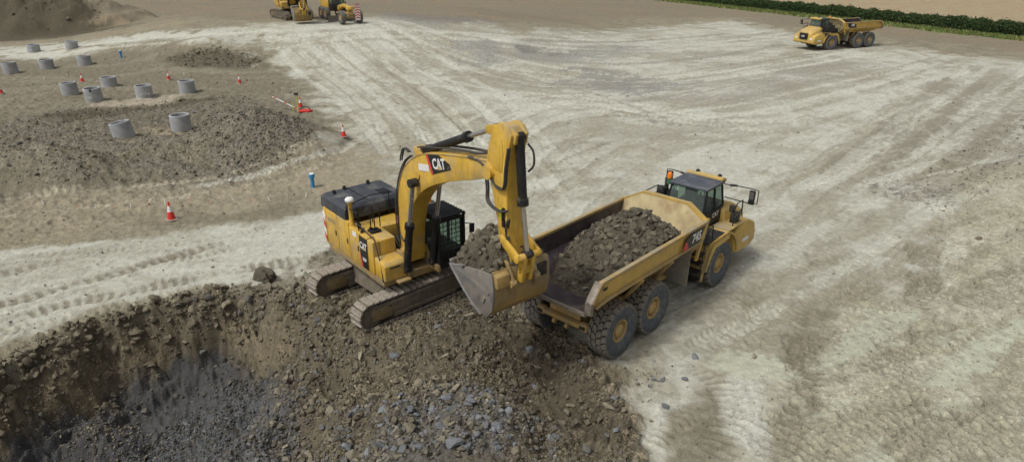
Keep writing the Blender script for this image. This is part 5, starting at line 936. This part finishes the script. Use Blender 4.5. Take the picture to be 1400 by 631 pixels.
for p, s, k, l in (((363, 381), .8, 'c', 'dark round clod of clay on the pale ground left of the crawler tracks'), ((950, 489), .30, 's', 'blue-grey stone lying alone right of the truck rear wheels'), ((908, 556), .34, 's', 'flat blue-grey stone nearest the camera on the pale pad'), ((839, 549), .32, 's', 'blue-grey stone at the edge of the spoil and the pale pad'), ((905, 520), .28, 's', 'blue-grey stone in the middle of the small dark cluster'), ((893, 518), .26, 's', 'blue-grey stone at the left of the small dark cluster'),
                   ((937, 519), .26, 's', 'blue-grey stone at the right end of the small dark cluster'), ((1031, 487), .28, 't', 'yellowish stone lying on the pale ground right of the truck'), ((891, 576), .20, 't', 'small tan stone below the dark cluster'), ((493, 488), .34, 't', 'orange-tan upright stone on the slope below the track end'), ((508, 540), .42, 'b', 'large pale brown boulder left of the blue-grey rubble'), ((530, 543), .40, 'b', 'large pale brown boulder beside another above the blue-grey rubble'), ((617, 606), .46, 's', 'tall blue-grey slab standing in the front rubble'), ((380, 535), .42, 'b', 'broad brown boulder at the foot of the pit ramp'),
                   ((325, 222), .50, 'b', 'grey-brown boulder at the foot of the gravel mound'), ((1337, 327), .40, 'b', 'pale brown stone alone on the churned ground at the right'), ((395, 213), .5, 'b', 'dark boulder at the toe of the gravel mound')):
    m_ = stone_mesh(hash(p) % 999, DK_R*.85, 3, .35, 3) if k == 'c' else None; kk = {'s': 'slate', 't': 'tan', 'b': 'brown', 'c': 'brown'}[k]
    w_ = on_ground(*p); o = stone(kk, w_, s, np.random.default_rng(p[0]), l, None, m_)
# ================================================================== soil heaps in truck body and bucket
def heap_mesh(name, xs, ys, zf, clip, n_clod, csize, seed, basec):
    XX_, YY_ = np.meshgrid(xs, ys); x, y = XX_.ravel(), YY_.ravel(); z = zf(x, y); rg = np.random.default_rng(seed)
    z = z+.11*ridged(x*1.6, y*1.6, 4, 201)+.07*ridged(x*4.2, y*4.2, 3, 203)+.03*perlin(x*11, y*11, 205); lo = clip(x, y); z = np.maximum(z, lo); nx, ny = len(xs), len(ys); ii_ = np.arange(nx*ny).reshape(ny, nx)
    F_ = np.stack([ii_[:-1, :-1].ravel(), ii_[:-1, 1:].ravel(), ii_[1:, 1:].ravel(), ii_[1:, :-1].ravel()], -1); keep = (z > lo+.004)[F_].any(1); F_ = F_[keep]
    F3 = np.concatenate([F_[:, [0, 1, 2]], F_[:, [0, 2, 3]]]); c = basec*.8*(1+.35*perlin(x*2, y*2, 207)+.2*perlin(x*7, y*7, 209))[:, None]
    cx_, cy_ = rg.uniform(xs[0], xs[-1], n_clod*3), rg.uniform(ys[0], ys[-1], n_clod*3); cz = zf(cx_, cy_); k = np.where(cz > clip(cx_, cy_)+.08)[0][:n_clod]
    S = sizes(rg, len(k), csize, .5, .05, .38); pm = scatter_mesh('tmp', np.column_stack([cx_, cy_, cz])[k]+np.array([0, 0, .04]), S, basec*rg.normal(1.0, .30, (len(k), 1)).clip(.5, 1.8)*np.array([1, 1, 1.02]), CLOD, rg, .10)
    nv = len(pm.vertices); V2 = np.zeros(nv*3, np.float32); pm.vertices.foreach_get('co', V2); nf = len(pm.polygons); L2 = np.zeros(nf*3, np.int32); pm.loops.foreach_get('vertex_index', L2); ca = np.zeros(nv*4, np.float32); pm.color_attributes['soil'].data.foreach_get('color', ca); bpy.data.meshes.remove(pm)
    return np_mesh(name, np.concatenate([np.column_stack([x, y, z]), V2.reshape(-1, 3)]), np.concatenate([F3, L2.reshape(-1, 3)+len(x)]), CLOD, False, np.clip(np.concatenate([c, ca.reshape(-1, 4)[:, :3]]), .01, .8))
def body_floor(x, y):
    a = np.abs(y); zb = np.interp(x, [-1.78, -1.38, -.95, -.35], [2.30, 2.15, 2.04, 1.92]); yb = np.interp(x, [-1.78, -1.38, -.95, -.35], [1.5, 1.36, 1.22, 1.05])
    z = np.where(a < yb, zb, zb+(a-yb)/(1.64-yb)*(2.46-zb)); hx = 1.74+(x-4.42)/.52*1.86; return np.maximum(z, np.where(x > 4.3, hx, -9))-.025
def load_z(x, y):
    r_ = np.sqrt(((x-2.75)/np.where(x < 2.75, 2.95, 1.95))**2+((y+.25)/np.where(y > -.25, 2.35, 3.0))**2); return 3.78-1.62*r_**1.15
SOILC = np.array([.112, .099, .071])
ld = link('soil_load', heap_mesh('soil_load', np.linspace(-1.5, 4.75, 150), np.linspace(-1.60, 1.60, 84), load_z, body_floor, 1000, .19, 5, SOILC)); ld.location = (TRUCK[0], TRUCK[1], 0); ld.rotation_euler = (0, 0, TRUCK_YAW)
tag(ld, 'heap of dark brown clay clods filling the near truck body', 'soil', kind='stuff')
def bk_z(x, y): return np.interp(x, [4.9, 5.75, 6.55, 7.02], [3.34, 3.62, 3.80, 3.88])+.98*np.clip(1-np.abs(y/.97)**3.2, 0, 1)*np.clip(1-np.abs((x-5.98)/1.06)**3.2, 0, 1)
def bk_clip(x, y): return np.interp(x, [4.9, 5.02, 5.14, 5.55, 6.10, 6.55, 6.85, 7.05], [3.30, 3.30, 3.30, 3.24, 2.86, 2.70, 2.74, 2.95])
bl = link('bucket_load', heap_mesh('bucket_load', np.linspace(4.94, 7.02, 76), np.linspace(-.965, .965, 64), bk_z, bk_clip, 340, .17, 9, SOILC*1.05)); bl.location = (EXC[0], EXC[1], 0); bl.rotation_euler = (0, 0, EXC_YAW)
tag(bl, 'sticky brown soil heaped in the raised excavator bucket', 'soil', kind='stuff')
# ================================================================== concrete rings
def ring_mesh(ro, ri, h): return MB().lathe([(ro, 0), (ro, h-.015), (ro-.015, h), (ri+.015, h), (ri, h-.015), (ri, 0.0), (ro, 0)], 40, ax='z').mesh('concrete_ring', CONC, ang=40)
R1 = ring_mesh(.63, .52, 1.04)
RINGS = [((249, 181), 0, 0, 1.03, 'concrete ring standing upright nearest the gravel mound, right of the tilted one'), ((171, 190), .0, -.17, 1.05, 'tilted concrete ring leaning left on the gravel, nearest the camera'), ((257, 129), 0, 0, 1, 'concrete ring at the right end of the middle row, by a cone'), ((198, 134), 0, 0, 1, 'concrete ring with white chalk lettering in the middle row'), ((130, 140), .05, -.03, 1.02, 'concrete ring with a dark lifting hole and chalk mark'), ((97, 131), 0, -.06, .98, 'concrete ring at the left end of the middle row'),
         ((150, 120), 0, 0, .85, 'low concrete ring behind the middle row, half sunk'), ((117, 91), 0, -.05, .98, 'concrete ring right of two in the second row back'), ((65, 96), 0, 0, .95, 'concrete ring in the middle of the second row back'), ((16, 102), 0, -.08, .98, 'leftmost concrete ring at the picture edge'), ((47, 73), 0, 0, .85, 'far concrete ring with faint chalk mark, left of two at the back'), ((99, 68), 0, 0, .85, 'far concrete ring, right of two at the back')]
for i, (p, tx, ty, hs_, l) in enumerate(RINGS):
    w_ = on_ground(p[0], p[1]-2); o = link('concrete_ring', R1); o.location = (w_[0], w_[1], zat(w_[0], w_[1]-.5)-.04); o.scale = (1.02, 1.02, hs_); o.rotation_euler = (tx, ty, i*.7 if ty == 0 else 0); tag(o, l, 'concrete ring', 'precast concrete rings standing in the yard')
    if i in (3, 4, 10): a_ = math.atan2(-w_[1], -w_[0])-o.rotation_euler[2]+(.0 if i == 3 else -.45); link('lettering', text_mesh({3: '2X17-4', 4: 'N5', 10: '12'}[i], .25, CHALK, .004, .002), o, frame((.637*math.cos(a_), .637*math.sin(a_), .42), (-math.sin(a_), math.cos(a_), 0), (0, 0, 1)))
    if i == 4: MB().box((.2, -.545, .95), (.14, .14, .2)).obj('hole_shade_block', GUARD, o, .02)  # solid black block stands in for the hole; its inner shade is painted
# ================================================================== traffic cones, barrier, stakes
cb_ = MB().bx(-.24, .24, -.24, .24, 0, .05).mesh('cone_base', mat('cone_base_rubber', (.30, .27, .23), .9), .02)
def cone_piece(z0, z1, m, nm): r = lambda z: .17-.145*(z-.04)/.78; return MB().lathe([(r(z0), z0), (r(z1), z1)]+([(0, z1)] if z1 > .8 else []), 20, ax='z').mesh(nm, m)
CP = [cone_piece(.04, .38, RED, 'cone_body'), cone_piece(.38, .64, WHITE, 'reflective_sleeve'), cone_piece(.64, .84, RED, 'cone_tip')]
for p, s_, l in (((235, 300), 1.1, 'red and white traffic cone in the foreground left of the excavator'), ((470, 187), 1.0, 'traffic cone standing alone at the edge of the pale haul road'), ((231, 109), .95, 'traffic cone behind the chalk-lettered concrete ring'), ((113, 112), .95, 'traffic cone between the concrete rings at the left'), ((328, 114), .98, 'traffic cone right of the rings beside a small dark mark'), ((2, 128), .95, 'traffic cone cut by the left picture edge'), ((411, 147), 1.0, 'traffic cone standing behind the striped barrier board')):
    w_ = on_ground(*p); o = link('traffic_cone', cb_); o.location = (w_[0], w_[1], w_[2]); o.scale = (s_,)*3; o.rotation_euler = (0, 0, rng.uniform(0, 1.5)); tag(o, l, 'traffic cone', 'red and white traffic cones')
    for m_ in CP: link(m_.name, m_, o)
w_ = on_ground(408, 152)
t = empty('barrier', w_, .0); tag(t, 'red and white barrier board leaning on yellow posts beside a cone', 'barrier')
bd_ = MB().box((0, 0, 0), (2.3, .05, .16)).obj('board', WHITE, t, .01, frame((-.95, .25, .55), (.92, -.25, -.38), (0, .3, 1)))
for k in range(5): MB().box((-.95+k*.46, 0, 0), (.20, .056, .166)).obj('red_band', REDREF, bd_) if k % 2 == 0 else None
for x in (-.35, .02): MB().cyl((x, -.1, -.3), (x, -.1, 1.3 if x > -.2 else .7), .03, 8).obj('post', LIME, t)
MB().bx(-.14, .16, -.2, 0, 1.25, 1.42).obj('warning_lamp', DARKM, t, .02)
MB().prism([(.1, -.35), (.9, -.45), (1.15, -.1), (.85, .2), (.2, .15)], .0, .14, 'z').obj('red_foot', RED, t, .03); MB().tube([(.15, -.2, .12), (.3, -.1, .35), (.8, -.1, .35), (.95, -.1, .12)], .03).obj('foot_handle', DARKM, t)
for p, h_, l in (((428, 256), .75, 'blue capped pipe standing left of the excavator'), ((166, 79), .7, 'blue capped pipe standing beyond the concrete rings')):
    w_ = on_ground(*p); o = MB().cyl((0, 0, -.1), (0, 0, h_), .10, 14).cyl((0, 0, h_-.18), (0, 0, h_), .16, 14).obj('standpipe', BLUE); o.location = w_; tag(o, l, 'pipe', 'blue capped pipes'); MB().cyl((0, 0, h_), (0, 0, h_+.03), .13, 12).obj('cap', WHITE, o)
pegm = {c: MB().prism([(-.02, -.1), (.02, -.1), (.02, .22), (-.02, .22)], -.012, .012).mesh('survey_peg', WHITE if c else mat('faded_orange_peg', (.60, .36, .27), .6)) for c in (1, 0)}
ORD = 'first second third fourth fifth sixth seventh eighth ninth tenth eleventh twelfth thirteenth fourteenth fifteenth sixteenth seventeenth eighteenth nineteenth'.split()
pegs = [(12, 278, 1), (36, 276, 0), (60, 276, 1), (84, 280, 1), (108, 280, 0), (131, 281, 1), (155, 281, 0), (179, 280, 1), (202, 278, 0), (226, 276, 1), (237, 274, 1), (262, 272, 0), (285, 274, 0), (320, 271, 1), (343, 272, 0), (369, 271, 1), (393, 267, 1), (418, 266, 1), (441, 263, 0)]
for i, (a, b_, c) in enumerate(pegs):
    w_ = on_ground(a, b_+3); o = link('survey_peg', pegm[c]); o.location = w_; o.rotation_euler = (rng.normal(0, .15), rng.normal(0, .3), rng.uniform(-.5, .5)); tag(o, '%s survey peg, %s from left in the line past the front cone' % ('white' if c else 'faded orange', ORD[i]), 'peg', 'survey pegs in the long line')
for i, (a, b_) in enumerate(((60, 107), (92, 103), (166, 103), (252, 101), (13, 100), (385, 130))):
    w_ = on_ground(a, b_+2); o = link('survey_peg', pegm[1]); o.location = w_; o.rotation_euler = (0, .1, i); o.scale = (1.3, 1.3, 1.2); tag(o, 'tiny white survey peg ' + ('left of the second cone from the left', 'just left of the cone between the rings', 'behind the low sunk concrete ring', 'left of the cone behind the right ring', 'nearest the left edge, by the leftmost ring', 'left of the barrier board at the yard edge')[i], 'peg', 'white survey pegs in the ring yard')
# ================================================================== far machines
w_ = on_ground(399, 25); fex = make_excavator((w_[0], w_[1], w_[2]), R(-62), R(-52), R(22)); tag(fex, 'distant yellow crawler excavator with its bucket resting on the ground, cut by the frame top', 'excavator')
GT = tyre_meshes(.74, .50, .33, 'grader', YEL2)
def make_grader(loc, yaw):
    t = empty('motor_grader', loc, yaw); sp = 0
    for x, y in ((6.1, -1.05), (6.1, 1.05), (.78, -1.05), (.78, 1.05), (-.78, -1.05), (-.78, 1.05)): sp += .4; put_wheel(t, GT, x, y, .73, 0, sp)
    for s in (-1, 1): MB().bx(-1.0, 1.0, s*.68-.1, s*.68+.1, .45, 1.0).obj('tandem_case', YEL2, t, .05)
    MB().cyl((6.1, -.9, .74), (6.1, .9, .74), .13, 12).bx(5.9, 6.3, -.35, .35, .6, 1.1).obj('front_axle', YEL2, t)
    MB().prism([(6.55, 1.0), (6.55, 1.35), (5.6, 1.9), (4.2, 2.05), (2.6, 1.75), (2.3, 1.2), (2.6, 1.1), (4.2, 1.72), (5.5, 1.6), (6.0, 1.0)], -.2, .2).obj('main_beam', YEL, t, .04)
    MB().bx(-1.9, 1.0, -.85, .85, .95, 2.25).obj('engine_cover', YEL, t, .08); MB().bx(-1.95, -1.4, -.7, .7, 1.1, 2.1).obj('radiator_grille', GUARD, t, .03); MB().bx(-1.2, .7, -.6, .6, 2.25, 2.5).obj('engine_top', WHITE, t, .06)
    cab = MB().bx(1.05, 2.5, -.75, .75, 1.1, 1.9).obj('cab', BLACK, t, .04)
    for x, y in ((1.1, -.7), (1.1, .7), (2.45, -.7), (2.45, .7)): MB().bx(x-.04, x+.04, y-.04, y+.04, 1.88, 3.2).obj('window_pillar', GUARD, cab)
    MB().bx(1.0, 2.6, -.82, .82, 3.18, 3.32).obj('cab_roof', BLACK, cab, .04)
    for q in ([(2.46, -.66, 1.9), (2.46, .66, 1.9), (2.46, .66, 3.18), (2.46, -.66, 3.18)], [(1.14, -.71, 1.9), (2.4, -.71, 1.9), (2.4, -.71, 3.18), (1.14, -.71, 3.18)], [(1.14, .71, 1.9), (2.4, .71, 1.9), (2.4, .71, 3.18), (1.14, .71, 3.18)]): MB().add(q, [(0, 1, 2, 3)]).obj('window', GLASS, cab, smooth=False)
    MB().bx(1.5, 1.9, -.25, .25, 1.9, 2.6).obj('seat', SEAT, cab, .04)
    bl_ = [(3.55+.22*(1-math.cos(a)), .12+.62*(a/1.5)) for a in np.linspace(-.4, 1.5, 8)]; MB().prism(bl_+[(a+.05, b) for a, b in bl_[::-1]], -1.85, 1.85).obj('moldboard', STEEL, t)
    MB().lathe([(.55, .95), (.75, .95), (.75, 1.1), (.55, 1.1), (.55, .95)], 28, (3.6, 0, 0), 'z').obj('blade_circle', YEL2, t); MB().prism([(3.4, 1.0), (6.2, .95), (6.2, 1.1), (3.4, 1.15)], -.12, .12).obj('drawbar', YEL2, t)
    for y in (-.55, .55): MB().cyl((3.4, y, 1.05), (3.2, y*1.1, 2.2), .07, 8).obj('lift_cylinder', BLACK, t)
    MB().cyl((6.5, -.1, 1.55), (6.5, -.1, 1.9), .5, 16).obj('front_tank', YEL, t, .05)
    bo = MB().box((6.85, 0.62, 1.25), (.05, .62, 1.75)).obj('chevron_board', WHITE, t)
    for k in range(6):
        z_ = .5+k*.29; MB().add([(6.88, .32, z_), (6.88, .62, z_+.14), (6.88, .92, z_), (6.88, .92, z_+.14), (6.88, .62, z_+.28), (6.88, .32, z_+.14), (6.875, .32, z_), (6.875, .62, z_+.14), (6.875, .92, z_), (6.875, .92, z_+.14), (6.875, .62, z_+.28), (6.875, .32, z_+.14)], [(0, 1, 4, 5), (1, 2, 3, 4), (11, 10, 7, 6), (10, 9, 8, 7), (0, 6, 7, 1), (1, 7, 8, 2), (2, 8, 9, 3), (3, 9, 10, 4), (4, 10, 11, 5), (5, 11, 6, 0)]).obj('red_chevron', REDREF, bo)
    return t
w_ = on_ground(480, 32.5); yw_ = R(-57); gr_ = make_grader((w_[0]-6.1*math.cos(yw_), w_[1]-6.1*math.sin(yw_), zat(w_[0]-3*math.cos(yw_), w_[1]-3*math.sin(yw_))), yw_); tag(gr_, 'distant yellow motor grader with a red and white chevron board, beside the far excavator', 'motor grader')
# ================================================================== hedge, grass
LEAF = attr_mat('hedge_leaf', 'soil', .8, .25, (3., 12.), 0)
def hedge(rng):
    n = 80000; s = rng.uniform(0, hl, n); prof = 1.65+.5*fbm(s*.12, s*0, 3, 301)+.3*perlin(s*.7, s*0, 305); th = rng.uniform(0, math.pi, n); rr = rng.uniform(.72, 1.06, n)**.7
    wd = 1.25*(1+.2*perlin(s*.5, s*0+4, 307)); a = 1.2-np.cos(th)*wd*rr; z = np.sin(th)**.6*prof*rr*(1+.12*perlin(s*2, th*2, 309)); z[rng.random(n) < .03] *= 1.15
    p = np.column_stack([HA[0]+hd[0]*s+hn[0]*a, HA[1]+hd[1]*s+hn[1]*a, z]); p[:, 2] += zat_v(p[:, 0], p[:, 1])
    u = rng.normal(size=(n, 3)); u /= np.linalg.norm(u, axis=1)[:, None]; v = rng.normal(size=(n, 3)); v -= u*(u*v).sum(1)[:, None]; v /= np.linalg.norm(v, axis=1)[:, None]; sz = rng.uniform(.06, .15, n)[:, None]
    V = np.stack([p-u*sz, p+v*sz*.6, p+u*sz, p-v*sz*.6], 1).reshape(-1, 3); F_ = np.arange(4*n).reshape(n, 4); c = np.array([.040, .068, .024])*rng.normal(1, .35, (n, 1)).clip(.3, 2.2)*np.where(rng.random((n, 1)) < .12, np.array([1.7, 1.4, 1.1]), 1)
    return np_mesh('foliage', V, F_, LEAF, False, np.repeat(c, 4, 0))
hr = empty('hedge', (HA[0], HA[1], 0)); tag(hr, 'long clipped dark green hedge along the grass strip at the top right', 'hedge')
hm_ = link('foliage', hedge(np.random.default_rng(31)), hr); hm_.location = (-HA[0], -HA[1], 0); hm_['kind'] = 'stuff'
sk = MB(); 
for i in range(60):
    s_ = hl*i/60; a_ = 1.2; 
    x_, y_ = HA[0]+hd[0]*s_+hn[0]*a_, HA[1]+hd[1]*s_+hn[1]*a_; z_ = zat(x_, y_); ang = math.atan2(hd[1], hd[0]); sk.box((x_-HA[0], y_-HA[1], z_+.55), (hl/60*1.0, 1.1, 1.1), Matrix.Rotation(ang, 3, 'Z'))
sk.obj('shade_core', mat('hedge_core', (.014, .016, .009), .95), hr)['kind'] = 'stuff'  # opaque filler boxes, no branches; near black paints the hedge's inner shade
n = 16000; rg = np.random.default_rng(41); s = rg.uniform(0, hl, n); a = -rg.uniform(-.4, 4.2, n)+.5*perlin(s*.3, s*0, 311); p = np.column_stack([HA[0]+hd[0]*s+hn[0]*a, HA[1]+hd[1]*s+hn[1]*a, s*0]); p[:, 2] = zat_v(p[:, 0], p[:, 1])-.02
h_ = rg.uniform(.12, .45, n); t_ = rg.uniform(0, 6.28, n); d1 = np.column_stack([np.cos(t_), np.sin(t_), t_*0])*.10; tip = np.column_stack([rg.normal(0, .1, n), rg.normal(0, .1, n), h_]); c = np.where(rg.random((n, 1)) < .25, np.array([.30, .25, .11]), np.array([.115, .17, .045]))*rg.normal(1, .25, (n, 1)).clip(.4, 1.8)
tag(link('grass', np_mesh('grass', np.stack([p-d1, p+d1, p+tip], 1).reshape(-1, 3), np.arange(3*n).reshape(n, 3), LEAF, False, np.repeat(c, 3, 0))), 'strip of rough green grass in front of the hedge', 'grass', kind='stuff')
